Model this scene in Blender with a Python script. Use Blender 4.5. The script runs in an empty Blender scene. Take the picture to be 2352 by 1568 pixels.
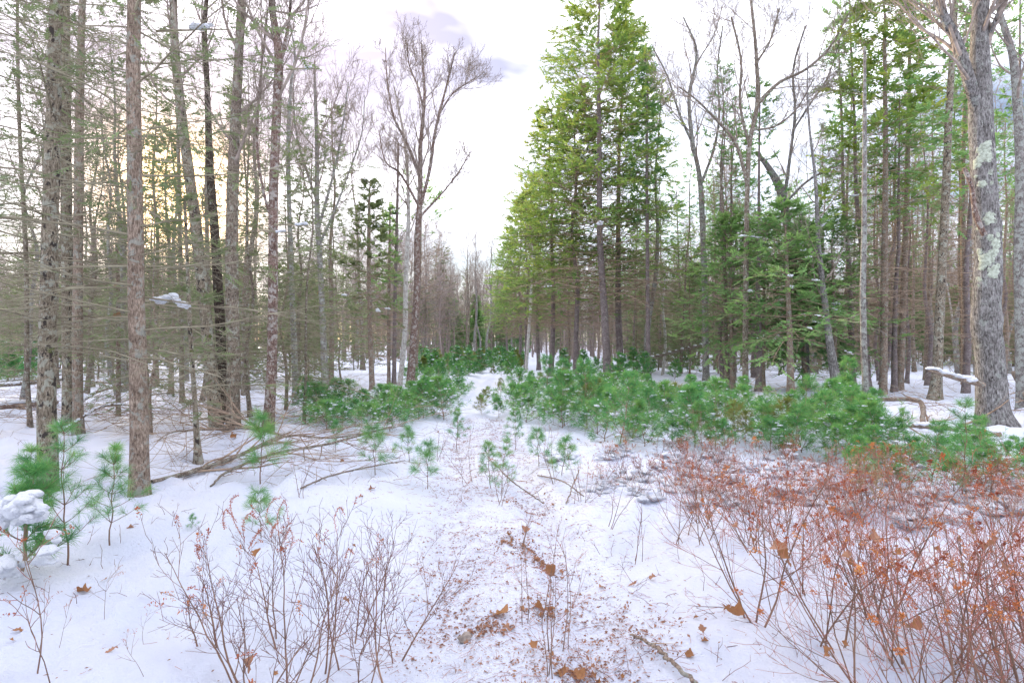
import bpy, math
import numpy as np
from mathutils import Matrix

SC = bpy.context.scene
COL = SC.collection
rad = math.radians

# ------------------------------------------------------------------ camera
F = 1306.7            # focal length in units of a 2352 px wide picture (20 mm on 36 mm)
CAM_H = 1.6
PITCH = 0.7
cam_d = bpy.data.cameras.new('camera')
cam_d.lens = 20.0
cam_d.sensor_width = 36.0
cam_d.clip_start = 0.05
cam_d.clip_end = 3000
cam = bpy.data.objects.new('camera', cam_d)
COL.objects.link(cam)
cam.location = (0, 0, CAM_H)
cam.rotation_euler = (rad(90 + PITCH), 0, 0)
SC.camera = cam

# ------------------------------------------------------------------ world, sun, exposure
SUN_AZ = -30.7        # degrees left of the view direction (+Y)
SUN_EL = 12.0
world = bpy.data.worlds.new('World')
SC.world = world
world.use_nodes = True
wt = world.node_tree
wt.nodes.clear()
def wn(t, **kw):
    n = wt.nodes.new(t)
    for k, v in kw.items():
        setattr(n, k, v)
    return n
wout = wn('ShaderNodeOutputWorld')
sky = wn('ShaderNodeTexSky')
sky.sky_type = 'NISHITA'
sky.sun_disc = False
sky.air_density = 1.0
sky.dust_density = 0.2
sky.ozone_density = 1.5
sky.sun_elevation = rad(SUN_EL)
sky.sun_rotation = rad(SUN_AZ)
bg1 = wn('ShaderNodeBackground')
bg1.inputs['Strength'].default_value = 0.05
wt.links.new(sky.outputs[0], bg1.inputs['Color'])
tc = wn('ShaderNodeTexCoord')
mp = wn('ShaderNodeMapping')
mp.inputs['Scale'].default_value = (1.0, 1.0, 3.2)
mp.inputs['Location'].default_value = (0.4, 2.1, 0.3)
wt.links.new(tc.outputs['Generated'], mp.inputs['Vector'])
nz = wn('ShaderNodeTexNoise')
nz.inputs['Scale'].default_value = 2.6
nz.inputs['Detail'].default_value = 4
nz.inputs['Roughness'].default_value = 0.5
nz.inputs['Distortion'].default_value = 0.35
wt.links.new(mp.outputs[0], nz.inputs['Vector'])
cr = wn('ShaderNodeValToRGB')
cr.color_ramp.elements[0].position = 0.36
cr.color_ramp.elements[0].color = (0.045, 0.05, 0.075, 1)
cr.color_ramp.elements[1].position = 0.62
cr.color_ramp.elements[1].color = (0.55, 0.545, 0.60, 1)
wt.links.new(nz.outputs['Fac'], cr.inputs['Fac'])
# warm glow of the low sun behind thin cloud
sdir = (math.sin(rad(SUN_AZ)) * math.cos(rad(SUN_EL)), math.cos(rad(SUN_AZ)) * math.cos(rad(SUN_EL)), math.sin(rad(SUN_EL)))
dot = wn('ShaderNodeVectorMath', operation='DOT_PRODUCT')
nrm = wn('ShaderNodeVectorMath', operation='NORMALIZE')
wt.links.new(tc.outputs['Generated'], nrm.inputs[0])
wt.links.new(nrm.outputs[0], dot.inputs[0])
dot.inputs[1].default_value = sdir
mx = wn('ShaderNodeMath', operation='MAXIMUM'); mx.inputs[1].default_value = 0.0
wt.links.new(dot.outputs['Value'], mx.inputs[0])
pw = wn('ShaderNodeMath', operation='POWER'); pw.inputs[1].default_value = 320
wt.links.new(mx.outputs[0], pw.inputs[0])
pw2 = wn('ShaderNodeMath', operation='POWER'); pw2.inputs[1].default_value = 6
wt.links.new(mx.outputs[0], pw2.inputs[0])
def scaled(val, col):
    m = wn('ShaderNodeVectorMath', operation='SCALE')
    m.inputs[0].default_value = col
    wt.links.new(val.outputs[0], m.inputs['Scale'])
    return m
g1 = scaled(pw, (3.6, 1.9, 0.4))
g2 = scaled(pw2, (0.16, 0.09, 0.07))
a1 = wn('ShaderNodeVectorMath', operation='ADD')
a2 = wn('ShaderNodeVectorMath', operation='ADD')
wt.links.new(g1.outputs[0], a1.inputs[0]); wt.links.new(g2.outputs[0], a1.inputs[1])
wt.links.new(a1.outputs[0], a2.inputs[0]); wt.links.new(cr.outputs[0], a2.inputs[1])
bg2 = wn('ShaderNodeBackground')
bg2.inputs['Strength'].default_value = 1.0
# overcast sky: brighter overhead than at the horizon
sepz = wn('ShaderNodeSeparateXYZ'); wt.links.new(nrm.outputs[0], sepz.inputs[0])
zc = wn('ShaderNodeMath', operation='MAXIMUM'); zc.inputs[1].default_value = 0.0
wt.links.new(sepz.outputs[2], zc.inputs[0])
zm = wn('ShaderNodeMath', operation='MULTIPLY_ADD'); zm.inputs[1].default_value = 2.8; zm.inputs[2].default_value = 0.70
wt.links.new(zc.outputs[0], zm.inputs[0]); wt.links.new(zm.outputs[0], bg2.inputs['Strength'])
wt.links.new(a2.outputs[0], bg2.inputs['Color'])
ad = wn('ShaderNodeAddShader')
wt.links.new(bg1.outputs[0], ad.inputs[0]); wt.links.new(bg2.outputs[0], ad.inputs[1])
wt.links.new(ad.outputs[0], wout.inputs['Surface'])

sun_d = bpy.data.lights.new('sun', 'SUN')
sun_d.energy = 4.0
sun_d.angle = rad(12)
sun_d.color = (1.0, 0.76, 0.46)
sun = bpy.data.objects.new('sun', sun_d)
COL.objects.link(sun)
sun.rotation_euler = (rad(90 - SUN_EL), 0, rad(180 - SUN_AZ) )
sun.location = (-40, 70, 30)

SC.view_settings.view_transform = 'Standard'
SC.view_settings.look = 'None'
SC.view_settings.exposure = 1.34
SC.view_settings.gamma = 1.0
SC.view_settings.use_curve_mapping = False
SC.cycles.max_bounces = 5
SC.cycles.diffuse_bounces = 5
SC.cycles.glossy_bounces = 1
SC.cycles.transmission_bounces = 2
SC.cycles.transparent_max_bounces = 2
SC.cycles.caustics_reflective = False
SC.cycles.caustics_refractive = False

# ------------------------------------------------------------------ numeric helpers
def rng_(s):
    return np.random.default_rng(s)

def norm(a):
    return a / np.maximum(np.linalg.norm(a, axis=-1, keepdims=True), 1e-9)

def _hash(ix, iy, seed):
    h = (ix.astype(np.int64) * 374761393 + iy.astype(np.int64) * 668265263 + seed * 1442695041) & 0xffffffff
    h = ((h ^ (h >> 13)) * 1274126177) & 0xffffffff
    h = h ^ (h >> 16)
    return (h & 0xffff) / 65535.0

def vn(x, y, seed=0):
    x = np.asarray(x, float); y = np.asarray(y, float)
    ix = np.floor(x); iy = np.floor(y)
    fx = x - ix; fy = y - iy
    fx = fx * fx * (3 - 2 * fx); fy = fy * fy * (3 - 2 * fy)
    a = _hash(ix, iy, seed); b = _hash(ix + 1, iy, seed)
    c = _hash(ix, iy + 1, seed); d = _hash(ix + 1, iy + 1, seed)
    return (a * (1 - fx) + b * fx) * (1 - fy) + (c * (1 - fx) + d * fx) * fy

def fbm(x, y, seed=0, o=3):
    s = 0; a = 1; t = 0
    for i in range(o):
        s = s + a * (vn(x * 2 ** i, y * 2 ** i, seed + i) - 0.5); t += a; a *= 0.5
    return s / t

TRAIL_Y = [-5, 0, 3.5, 7, 14, 25, 40, 70, 120]
TRAIL_X = [0.3, 0.2, 0.02, -0.27, -0.85, -1.26, -1.5, -2.2, -4.0]
def trail_x(y):
    return np.interp(y, TRAIL_Y, TRAIL_X)

def sstep(e0, e1, x):
    t = np.clip((x - e0) / (e1 - e0), 0, 1)
    return t * t * (3 - 2 * t)

WELLS = [((u - 1176) / F * d, d, r) for u, d, r in [(110, 6.45, .13), (322, 6.15, .12), (157, 11.5, .13), (180, 10.8, .12), (500, 10.6, .17), (536, 10.7, .16), (615, 10.3, .14), (456, 8.1, .08), (1996, 12.2, .10), (2288, 11.2, .40), (2350, 14, .18), (2148, 17.5, .22), (680, 16, .12)]]
def height(x, y):
    x = np.asarray(x, float); y = np.asarray(y, float)
    dx = x - trail_x(y)
    off = sstep(0.6, 1.6, np.abs(dx))
    far = sstep(3, 12, np.abs(dx))
    h = 0.17 * fbm(x / 1.7, y / 1.7, 3) * off + 0.34 * fbm(x / 7, y / 7, 11) * far
    h = h + 0.19 * fbm(x / 0.5, y / 0.5, 21, 2) * (0.3 + 0.7 * off) + 0.16 * fbm(x / 0.19, y / 0.19, 25, 2) * (0.5 + 0.5 * off) * sstep(0.3, 0.65, vn(x / 1.3, y / 1.3, 26))
    h = h + (0.16 * fbm(x / 0.9, y / 0.7, 31, 3) + 0.10 * np.maximum(0, vn(x / 0.35, y / 0.3, 33) - 0.6)) * off * sstep(7.5, 10.5, y) * sstep(40, 25, y)
    h = h + 0.05 * off                                    # trail lies a little lower
    rut = np.exp(-((np.abs(dx) - 0.42) / 0.17) ** 4)
    wig = 1 + 0.5 * fbm(y / 0.8, x * 0, 5)
    h = h - 0.070 * rut * wig
    # tread marks pressed by tyres and feet
    h = h + 0.020 * rut * (vn(x / 0.07, y / 0.055, 40) - 0.5)
    h = h + 0.035 * (vn(x / 0.13, y / 0.13, 41) - 0.5) * sstep(1.1, 0.5, np.abs(dx))
    # pushed up ridge beside the right rut
    h = h + 0.06 * np.exp(-((dx - 0.78) / 0.10) ** 2) * vn(x * 0, y / 0.16, 47)
    h = h + 0.20 * np.abs(fbm(x / 0.62, y / 0.55, 51, 3)) * off * (0.4 + 0.6 * sstep(0.4, 0.6, vn(x / 2.1, y / 2.1, 53)))
    for wx, wy, wr in WELLS:                              # hollows melted round the near trunks
        r = np.hypot(x - wx, y - wy)
        h = h - 0.11 * np.exp(-(r / (wr + 0.13)) ** 4) + 0.035 * np.exp(-((r - wr - 0.34) / 0.12) ** 2)
    h = h + np.maximum(0, y - 38) * 0.016 + np.maximum(0, np.abs(x) - 25) * 0.0
    return h

def ray(u, v):
    dx = (u - 1176) / F; dz = (784 - v) / F
    p = rad(PITCH); c, s = math.cos(p), math.sin(p)
    d = np.array([dx, c - dz * s, s + dz * c])
    return d / d[1]

def at(u, v, d):
    """world point at picture position (u, v of 2352 x 1568), d metres deep"""
    return np.array([0, 0, CAM_H]) + ray(u, v) * d

def gnd(u, v):
    r = ray(u, v); d = 8.0
    for _ in range(16):
        h = float(height(r[0] * d, d))
        nd = (h - CAM_H) / min(r[2], -0.004)
        d = 0.5 * d + 0.5 * min(nd, 120)
    return np.array([r[0] * d, d, float(height(r[0] * d, d))])

def ground_pt(x, y):
    return np.array([x, y, float(height(x, y))])

# ------------------------------------------------------------------ mesh builder
class MB:
    def __init__(s):
        s.v = []; s.t = []; s.f3 = []; s.f4 = []; s.n = 0
    def add(s, v, f3=None, f4=None, tint=None):
        v = np.asarray(v, np.float32).reshape(-1, 3)
        if f3 is not None and len(f3): s.f3.append(np.asarray(f3, np.int64).reshape(-1, 3) + s.n)
        if f4 is not None and len(f4): s.f4.append(np.asarray(f4, np.int64).reshape(-1, 4) + s.n)
        s.v.append(v)
        if tint is None: tint = 0.5
        t = np.empty(len(v), np.float32); t[:] = tint
        s.t.append(t); s.n += len(v)
        return s
    def mesh(s, name, mat, smooth=True):
        me = bpy.data.meshes.new(name)
        if s.n:
            V = np.concatenate(s.v); T = np.concatenate(s.t)
            f3 = np.concatenate(s.f3) if s.f3 else np.zeros((0, 3), np.int64)
            f4 = np.concatenate(s.f4) if s.f4 else np.zeros((0, 4), np.int64)
            me.vertices.add(len(V)); me.vertices.foreach_set('co', V.ravel())
            loops = np.concatenate([f3.ravel(), f4.ravel()]).astype(np.int32)
            me.loops.add(len(loops)); me.loops.foreach_set('vertex_index', loops)
            st = np.concatenate([np.arange(len(f3)) * 3, len(f3) * 3 + np.arange(len(f4)) * 4]).astype(np.int32)
            me.polygons.add(len(st)); me.polygons.foreach_set('loop_start', st)
            me.update(calc_edges=True)
            if smooth:
                me.polygons.foreach_set('use_smooth', np.ones(len(st), bool))
            a = me.attributes.new('tint', 'FLOAT', 'POINT')
            a.data.foreach_set('value', T)
        for m in (mat if isinstance(mat, (list, tuple)) else [mat]):
            me.materials.append(m)
        return me

def tubes(mb, P, R, S=4, tint=None):
    """P (N,K,3) polylines, R (N,K) radii"""
    P = np.asarray(P, float); R = np.asarray(R, float)
    N, K = P.shape[:2]
    if N == 0: return
    T = np.empty_like(P)
    T[:, 1:-1] = P[:, 2:] - P[:, :-2]; T[:, 0] = P[:, 1] - P[:, 0]; T[:, -1] = P[:, -1] - P[:, -2]
    T = norm(T)
    ov = norm(P[:, -1] - P[:, 0])
    ref = np.where(np.abs(ov[:, 2:3]) > 0.8, np.array([[0.96, 0.28, 0.0]]), np.array([[0.1, 0.2, 0.97]]))[:, None, :]
    U = norm(np.cross(T, np.broadcast_to(ref, T.shape))); W = np.cross(T, U)
    a = np.arange(S) * 2 * math.pi / S
    ca = np.cos(a)[None, None, :, None]; sa = np.sin(a)[None, None, :, None]
    V = P[:, :, None, :] + R[:, :, None, None] * (ca * U[:, :, None, :] + sa * W[:, :, None, :])
    n = np.arange(N)[:, None, None] * K * S; k = np.arange(K - 1)[None, :, None] * S
    s0 = np.arange(S)[None, None, :]; s1 = (s0 + 1) % S
    A = n + k + s0; B = n + k + s1; C = B + S; D = A + S
    f4 = np.stack([A, B, C, D], -1).reshape(-1, 4)
    tt = None
    if tint is not None: tt = np.repeat(np.asarray(tint, float), K * S)
    mb.add(V.reshape(-1, 3), f4=f4, tint=tt)

def tan_side(t):
    up = np.zeros_like(t); up[:, 2] = 1
    sd = np.cross(t, up)
    bad = np.linalg.norm(sd, axis=1) < 0.05
    sd[bad] = [1, 0, 0]
    return norm(sd)

def kids(P, R, n, t0, t1, ang, sd, rng, plane=0.0):
    """child positions and directions on polylines. plane 1: in the flat plane of the branch"""
    N, K = P.shape[:2]
    idx = np.repeat(np.arange(N), n)
    M = len(idx)
    t = t0 + (t1 - t0) * np.clip((np.tile(np.arange(n), N) + rng.uniform(0, 1, M)) / n, 0, 0.999) if np.isscalar(n) else rng.uniform(t0, t1, M)
    q = t * (K - 1); i = np.minimum(q.astype(int), K - 2); f = (q - i)[:, None]
    base = P[idx, i] * (1 - f) + P[idx, i + 1] * f
    r = R[idx, i] * (1 - f[:, 0]) + R[idx, i + 1] * f[:, 0]
    T = norm(P[idx, i + 1] - P[idx, i])
    side = tan_side(T)
    W = np.cross(side, T)
    if plane:
        az = np.where(rng.uniform(0, 1, M) < 0.5, 0, math.pi) + rng.normal(0, (1 - plane) * 1.2 + 0.12, M)
    else:
        az = np.tile(np.arange(n), N) * 2.4 + rng.uniform(0, 6.28, N)[idx] + rng.normal(0, 0.4, M)
    pr = np.cos(az)[:, None] * side + np.sin(az)[:, None] * W
    a = np.radians(ang + rng.normal(0, sd, M))[:, None]
    return idx, t, base, norm(np.cos(a) * T + np.sin(a) * pr), r

def grow(base, d, L, r0, K, wander, trop, rng, tip=0.25):
    M = len(base)
    P = np.empty((M, K, 3)); P[:, 0] = base
    d = d.copy(); st = (np.asarray(L) / (K - 1)) * np.ones(M)
    tr = np.asarray(trop, float)
    for k in range(1, K):
        d = norm(d + rng.normal(0, wander, (M, 3)) + tr)
        P[:, k] = P[:, k - 1] + d * st[:, None]
    R = np.asarray(r0)[:, None] * (1 - (1 - tip) * np.linspace(0, 1, K))[None, :]
    return P, R

def place(mb, V, F3, pos, X, Y, Z, s, tint=None, F4=None):
    """stamp a small template at many frames"""
    V = np.asarray(V, float)
    W = pos[:, None, :] + s[:, None, None] * (V[None, :, 0:1] * X[:, None, :] + V[None, :, 1:2] * Y[:, None, :] + V[None, :, 2:3] * Z[:, None, :])
    M = len(pos); n = len(V)
    f3 = (np.asarray(F3)[None] + (np.arange(M) * n)[:, None, None]).reshape(-1, 3) if F3 is not None else None
    f4 = (np.asarray(F4)[None] + (np.arange(M) * n)[:, None, None]).reshape(-1, 4) if F4 is not None else None
    mb.add(W.reshape(-1, 3), f3=f3, f4=f4, tint=None if tint is None else np.repeat(tint, n))

def frond_template(pairs=3, lw=0.34, fan=0.46, droop=0.1):
    """flat spray of a conifer: leaflets either side of an axis, unit length"""
    V = []; Fc = []
    for i in range(pairs):
        x = 0.08 + 0.80 * i / (pairs - 1)
        ln = fan * (1 - 0.62 * (i / (pairs - 1)) ** 1.3) * (0.75 + 0.25 * ((i * 7) % 3) / 2)
        for sg in (-1, 1):
            b = len(V)
            tx = x + ln * 0.62; ty = sg * ln * 0.80
            V += [(x - lw * 0.5, 0, 0), (x + lw * 0.75, 0, 0.015), (tx, ty, -droop * ln)]
            Fc += [(b, b + 1, b + 2)] if sg > 0 else [(b, b + 2, b + 1)]
    b = len(V)
    V += [(0.7, -0.04, 0), (0.7, 0.04, 0), (1.05, 0, -0.03)]
    Fc += [(b, b + 1, b + 2)]
    return np.array(V), np.array(Fc)
FROND = frond_template()
FROND_FINE = frond_template(pairs=5, lw=0.14, fan=0.36)

def add_fronds(mb, pos, T, size, rng, tint, tilt=0.35, tmpl=FROND):
    M = len(pos)
    up = np.zeros((M, 3)); up[:, 2] = 1
    up = norm(up + rng.normal(0, tilt, (M, 3)))
    T = norm(T)
    Y = norm(np.cross(up, T)); Z = np.cross(T, Y)
    place(mb, tmpl[0], tmpl[1], pos, T, Y, Z, size, tint)

def tuft_mesh(mb, pos, T, n, length, width, rng, spread=(25, 70), tint=None):
    """needle bundles of a pine: n single-triangle needles for each twig end"""
    M = len(pos); N = M * n
    p = np.repeat(pos, n, 0); t = norm(np.repeat(T, n, 0))
    ref = norm(rng.normal(0, 1, (N, 3)))
    pr = norm(np.cross(t, ref))
    a = np.radians(rng.uniform(spread[0], spread[1], N))[:, None]
    d = np.cos(a) * t + np.sin(a) * pr
    L = (length * np.ones(N)) * rng.uniform(0.7, 1.15, N)
    start = p + t * (rng.uniform(-0.55, 0.1, N) * L)[:, None]
    w = norm(np.cross(d, norm(rng.normal(0, 1, (N, 3)))))
    mid = start + d * (L * 0.55)[:, None]
    end = start + d * L[:, None]; end[:, 2] -= L * 0.16
    ww = (width * np.ones(N))[:, None]
    V = np.stack([start - w * ww * 0.4, start + w * ww * 0.4, mid + w * ww * 0.5, end, mid - w * ww * 0.5], 1)
    b = (np.arange(N) * 5)[:, None]
    f3 = np.concatenate([b + [[0, 1, 2]], b + [[0, 2, 4]], b + [[4, 2, 3]]])
    tt = np.repeat(tint, n) if tint is not None else rng.uniform(0, 1, N)
    mb.add(V.reshape(-1, 3), f3=f3, tint=np.repeat(np.clip(tt + rng.normal(0, 0.08, N), 0, 1), 5))

# unit sphere template (icosphere) for snow clumps
def ico(sub):
    t = (1 + 5 ** 0.5) / 2
    v = [(-1, t, 0), (1, t, 0), (-1, -t, 0), (1, -t, 0), (0, -1, t), (0, 1, t), (0, -1, -t), (0, 1, -t), (t, 0, -1), (t, 0, 1), (-t, 0, -1), (-t, 0, 1)]
    f = [(0, 11, 5), (0, 5, 1), (0, 1, 7), (0, 7, 10), (0, 10, 11), (1, 5, 9), (5, 11, 4), (11, 10, 2), (10, 7, 6), (7, 1, 8), (3, 9, 4), (3, 4, 2), (3, 2, 6), (3, 6, 8), (3, 8, 9), (4, 9, 5), (2, 4, 11), (6, 2, 10), (8, 6, 7), (9, 8, 1)]
    v = [np.array(p) / np.linalg.norm(p) for p in v]
    for _ in range(sub):
        c = {}; nf = []
        def m(a, b):
            k = (min(a, b), max(a, b))
            if k not in c:
                q = v[a] + v[b]; v.append(q / np.linalg.norm(q)); c[k] = len(v) - 1
            return c[k]
        for a, b, d in f:
            ab, bd, da = m(a, b), m(b, d), m(d, a)
            nf += [(a, ab, da), (b, bd, ab), (d, da, bd), (ab, bd, da)]
        f = nf
    return np.array(v), np.array(f)
ICO1 = ico(1); ICO2 = ico(2)

def blobs(mb, pos, size, rng, flat=0.5, tmpl=ICO1, wob=0.16):
    """lumpy pads of snow"""
    V, Fc = tmpl
    for p, s in zip(pos, size):
        ph = rng.uniform(0, 6.28, 6)
        q = V * (1 + wob * (np.sin(V[:, 0:1] * 3.1 + ph[0]) + np.sin(V[:, 1:2] * 3.7 + ph[1]) + 0.6 * np.sin(V[:, 2:3] * 5 + V[:, 0:1] * 4 + ph[2])))
        e = s * np.array([rng.uniform(0.75, 1.35), rng.uniform(0.75, 1.35), flat * rng.uniform(0.8, 1.2)])
        a = rng.uniform(0, 3.14); ca, sa = math.cos(a), math.sin(a)
        q = q * e
        q = np.stack([q[:, 0] * ca - q[:, 1] * sa, q[:, 0] * sa + q[:, 1] * ca, q[:, 2]], 1)
        mb.add(q + p, f3=Fc)

def clumps(mb, pos, size, rng, flat=0.6, k=3, **kw):
    for p, s in zip(pos, size):
        q = np.vstack([p, p + rng.normal(0, 0.55, (k, 3)) * [s, s, s * 0.3]])
        blobs(mb, q, np.append(s, rng.uniform(0.35, 0.85, k) * s), rng, flat, **kw)

def smooth_path(pts, n):
    """catmull-rom resample of control points (any dims)"""
    p = np.asarray(pts, float)
    p = np.vstack([2 * p[0] - p[1], p, 2 * p[-1] - p[-2]])
    m = len(p) - 3
    t = np.linspace(0, m - 1e-6, n); i = t.astype(int); f = (t - i)[:, None]
    a, b, c, d = p[i], p[i + 1], p[i + 2], p[i + 3]
    return 0.5 * (2 * b + (c - a) * f + (2 * a - 5 * b + 4 * c - d) * f ** 2 + (3 * b - a - 3 * c + d) * f ** 3)

def trunk_tube(mb, path, rr, S, rng, flare=0.0, rough=0.03, furrow=0.0, burls=()):
    """path (K,3), rr (K,): closed bark surface with lobes, bumps and a root flare"""
    K = len(path)
    T = np.gradient(path, axis=0); T = norm(T)
    ref = np.array([0.3, 0.95, 0.05]) if abs(T[0, 2]) > 0.5 else np.array([0, 0, 1.0])
    U = norm(np.cross(T, ref)); W = np.cross(T, U)
    a = np.arange(S) * 2 * math.pi / S
    z = np.concatenate([[0], np.cumsum(np.linalg.norm(np.diff(path, axis=0), axis=1))])
    A, Z = np.meshgrid(a, z)
    D = np.zeros_like(A)
    for _ in range(9):
        m = rng.integers(1, 6); D += rough * rng.uniform(0.3, 1) * np.sin(m * A + rng.uniform(-7, 7) * Z + rng.uniform(0, 6.28)) / m ** 0.6
    if flare:
        ph = rng.uniform(0, 6.28); ph2 = rng.uniform(0, 6.28)
        lob = 1 + 0.35 * np.sin(4 * A + ph) + 0.25 * np.sin(3 * A + ph2)
        D += flare * np.exp(-Z / (0.16 + rr[0] * 0.5)) * lob
    if furrow:
        D += furrow * (np.abs(np.sin(11 * A + 1.6 * np.sin(3.1 * Z) + 0.7 * np.sin(9 * Z))) - 0.6)
        D += furrow * 0.6 * (np.abs(np.sin(17 * A - 2 * np.sin(2.3 * Z + 1))) - 0.6)
    for (bz, ba, br, bs) in burls:
        D += bs * np.exp(-((Z - bz) / br) ** 2 - (np.angle(np.exp(1j * (A - ba))) / 1.0) ** 2)
    Rr = rr[:, None] * (1 + D)
    V = path[:, None, :] + Rr[..., None] * (np.cos(A)[..., None] * U[:, None, :] + np.sin(A)[..., None] * W[:, None, :])
    k = np.arange(K - 1)[:, None] * S; s0 = np.arange(S)[None]; s1 = (s0 + 1) % S
    f4 = np.stack([k + s0, k + s1, k + s1 + S, k + s0 + S], -1).reshape(-1, 4)
    V = V.reshape(-1, 3)
    top = len(V); V = np.vstack([V, path[-1] + T[-1] * rr[-1] * 0.6])
    cap = [((K - 1) * S + i, (K - 1) * S + (i + 1) % S, top) for i in range(S)]
    mb.add(V, f3=cap, f4=f4)

# ------------------------------------------------------------------ materials
def new_mat(name):
    m = bpy.data.materials.new(name); m.use_nodes = True
    nt = m.node_tree; nt.nodes.clear()
    return m, nt
class NT:
    def __init__(s, nt): s.nt = nt
    def n(s, t, **kw):
        x = s.nt.nodes.new(t)
        for k, v in kw.items():
            if k.startswith('i_'):
                x.inputs[k[2:]].default_value = v
            else: setattr(x, k, v)
        return x
    def l(s, a, b): s.nt.links.new(a, b)
    def ramp(s, src, els):
        r = s.n('ShaderNodeValToRGB')
        e = r.color_ramp.elements
        while len(e) < len(els): e.new(0.5)
        for x, (p, c) in zip(e, els):
            x.position = p; x.color = (*c, 1) if len(c) == 3 else c
        s.l(src, r.inputs[0]); return r
    def noise(s, vec, scale, detail=4, rough=0.55, dist=0.0):
        x = s.n('ShaderNodeTexNoise'); x.inputs['Scale'].default_value = scale
        x.inputs['Detail'].default_value = detail; x.inputs['Roughness'].default_value = rough
        x.inputs['Distortion'].default_value = dist
        s.l(vec, x.inputs['Vector']); return x
    def mix(s, fac, a, b):
        x = s.n('ShaderNodeMix', data_type='RGBA')
        if hasattr(fac, 'links'): s.l(fac, x.inputs[0])
        else: x.inputs[0].default_value = fac
        for v, i in ((a, 6), (b, 7)):
            if hasattr(v, 'links'): s.l(v, x.inputs[i])
            else: x.inputs[i].default_value = (*v, 1)
        return x.outputs[2]

def bark(name, dark, mid, light, lichen=(0.42, 0.45, 0.38), lich=0.35, spots=0.3, moss=0.2, sc=1.0, furrow=1.0, bump=0.02):
    m, nt = new_mat(name); N = NT(nt)
    out = N.n('ShaderNodeOutputMaterial'); bs = N.n('ShaderNodeBsdfPrincipled')
    bs.inputs['Roughness'].default_value = 0.92; bs.inputs['Specular IOR Level'].default_value = 0.15
    tc = N.n('ShaderNodeTexCoord'); oi = N.n('ShaderNodeObjectInfo')
    ofs = N.n('ShaderNodeVectorMath', operation='ADD')
    sc_ = N.n('ShaderNodeVectorMath', operation='SCALE'); sc_.inputs[0].default_value = (13, 7, 5)
    N.l(oi.outputs['Random'], sc_.inputs['Scale'])
    N.l(tc.outputs['Object'], ofs.inputs[0]); N.l(sc_.outputs[0], ofs.inputs[1])
    mp = N.n('ShaderNodeMapping'); mp.inputs['Scale'].default_value = (1, 1, 0.3)
    N.l(ofs.outputs[0], mp.inputs['Vector'])
    fur = N.noise(mp.outputs[0], 62 * sc, 6, 0.7, 0.3)
    blot = N.noise(ofs.outputs[0], 5 * sc, 5, 0.6)
    base = N.ramp(fur.outputs['Fac'], [(0.36, dark), (0.5, mid), (0.64, light)])
    tone = N.ramp(blot.outputs['Fac'], [(0.3, (0.62, 0.58, 0.56)), (0.7, (1.15, 1.12, 1.1))])
    mul = N.n('ShaderNodeMix', data_type='RGBA', blend_type='MULTIPLY'); mul.inputs[0].default_value = 1
    N.l(base.outputs[0], mul.inputs[6]); N.l(tone.outputs[0], mul.inputs[7])
    # lichen crusts
    l1 = N.noise(ofs.outputs[0], 9 * sc, 6, 0.7, 0.6)
    lm = N.ramp(l1.outputs['Fac'], [(0.60 - 0.22 * lich, (0, 0, 0)), (0.64 - 0.22 * lich, (1, 1, 1))])
    col = N.mix(lm.outputs[0], mul.outputs[2], N.mix(0.5, lichen, mul.outputs[2]))
    # dark algae spots
    mp2 = N.n('ShaderNodeMapping'); mp2.inputs['Scale'].default_value = (1.2, 1.2, 0.7); mp2.inputs['Location'].default_value = (3, 8, 1)
    N.l(ofs.outputs[0], mp2.inputs['Vector'])
    s1 = N.noise(mp2.outputs[0], 13 * sc, 3, 0.6)
    sp = N.ramp(s1.outputs['Fac'], [(0.72 - 0.2 * spots, (0, 0, 0)), (0.76 - 0.2 * spots, (1, 1, 1))])
    col = N.mix(sp.outputs[0], col, (0.055, 0.045, 0.04))
    # moss
    mo = N.noise(ofs.outputs[0], 4 * sc, 4, 0.65)
    mm = N.ramp(mo.outputs['Fac'], [(0.78 - 0.25 * moss, (0, 0, 0)), (0.84 - 0.25 * moss, (1, 1, 1))])
    col = N.mix(mm.outputs[0], col, (0.10, 0.115, 0.035))
    N.l(col, bs.inputs['Base Color'])
    bp = N.n('ShaderNodeBump'); bp.inputs['Strength'].default_value = 0.9; bp.inputs['Distance'].default_value = bump
    N.l(fur.outputs['Fac'], bp.inputs['Height']); N.l(bp.outputs[0], bs.inputs['Normal'])
    N.l(bs.outputs[0], out.inputs[0])
    return m

def twig_mat(name, a, b, scale=6):
    m, nt = new_mat(name); N = NT(nt)
    out = N.n('ShaderNodeOutputMaterial'); bs = N.n('ShaderNodeBsdfPrincipled')
    bs.inputs['Roughness'].default_value = 0.85; bs.inputs['Specular IOR Level'].default_value = 0.2
    tc = N.n('ShaderNodeTexCoord')
    nz = N.noise(tc.outputs['Object'], scale, 3)
    r = N.ramp(nz.outputs['Fac'], [(0.35, a), (0.65, b)])
    N.l(r.outputs[0], bs.inputs['Base Color']); N.l(bs.outputs[0], out.inputs[0])
    return m

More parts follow.
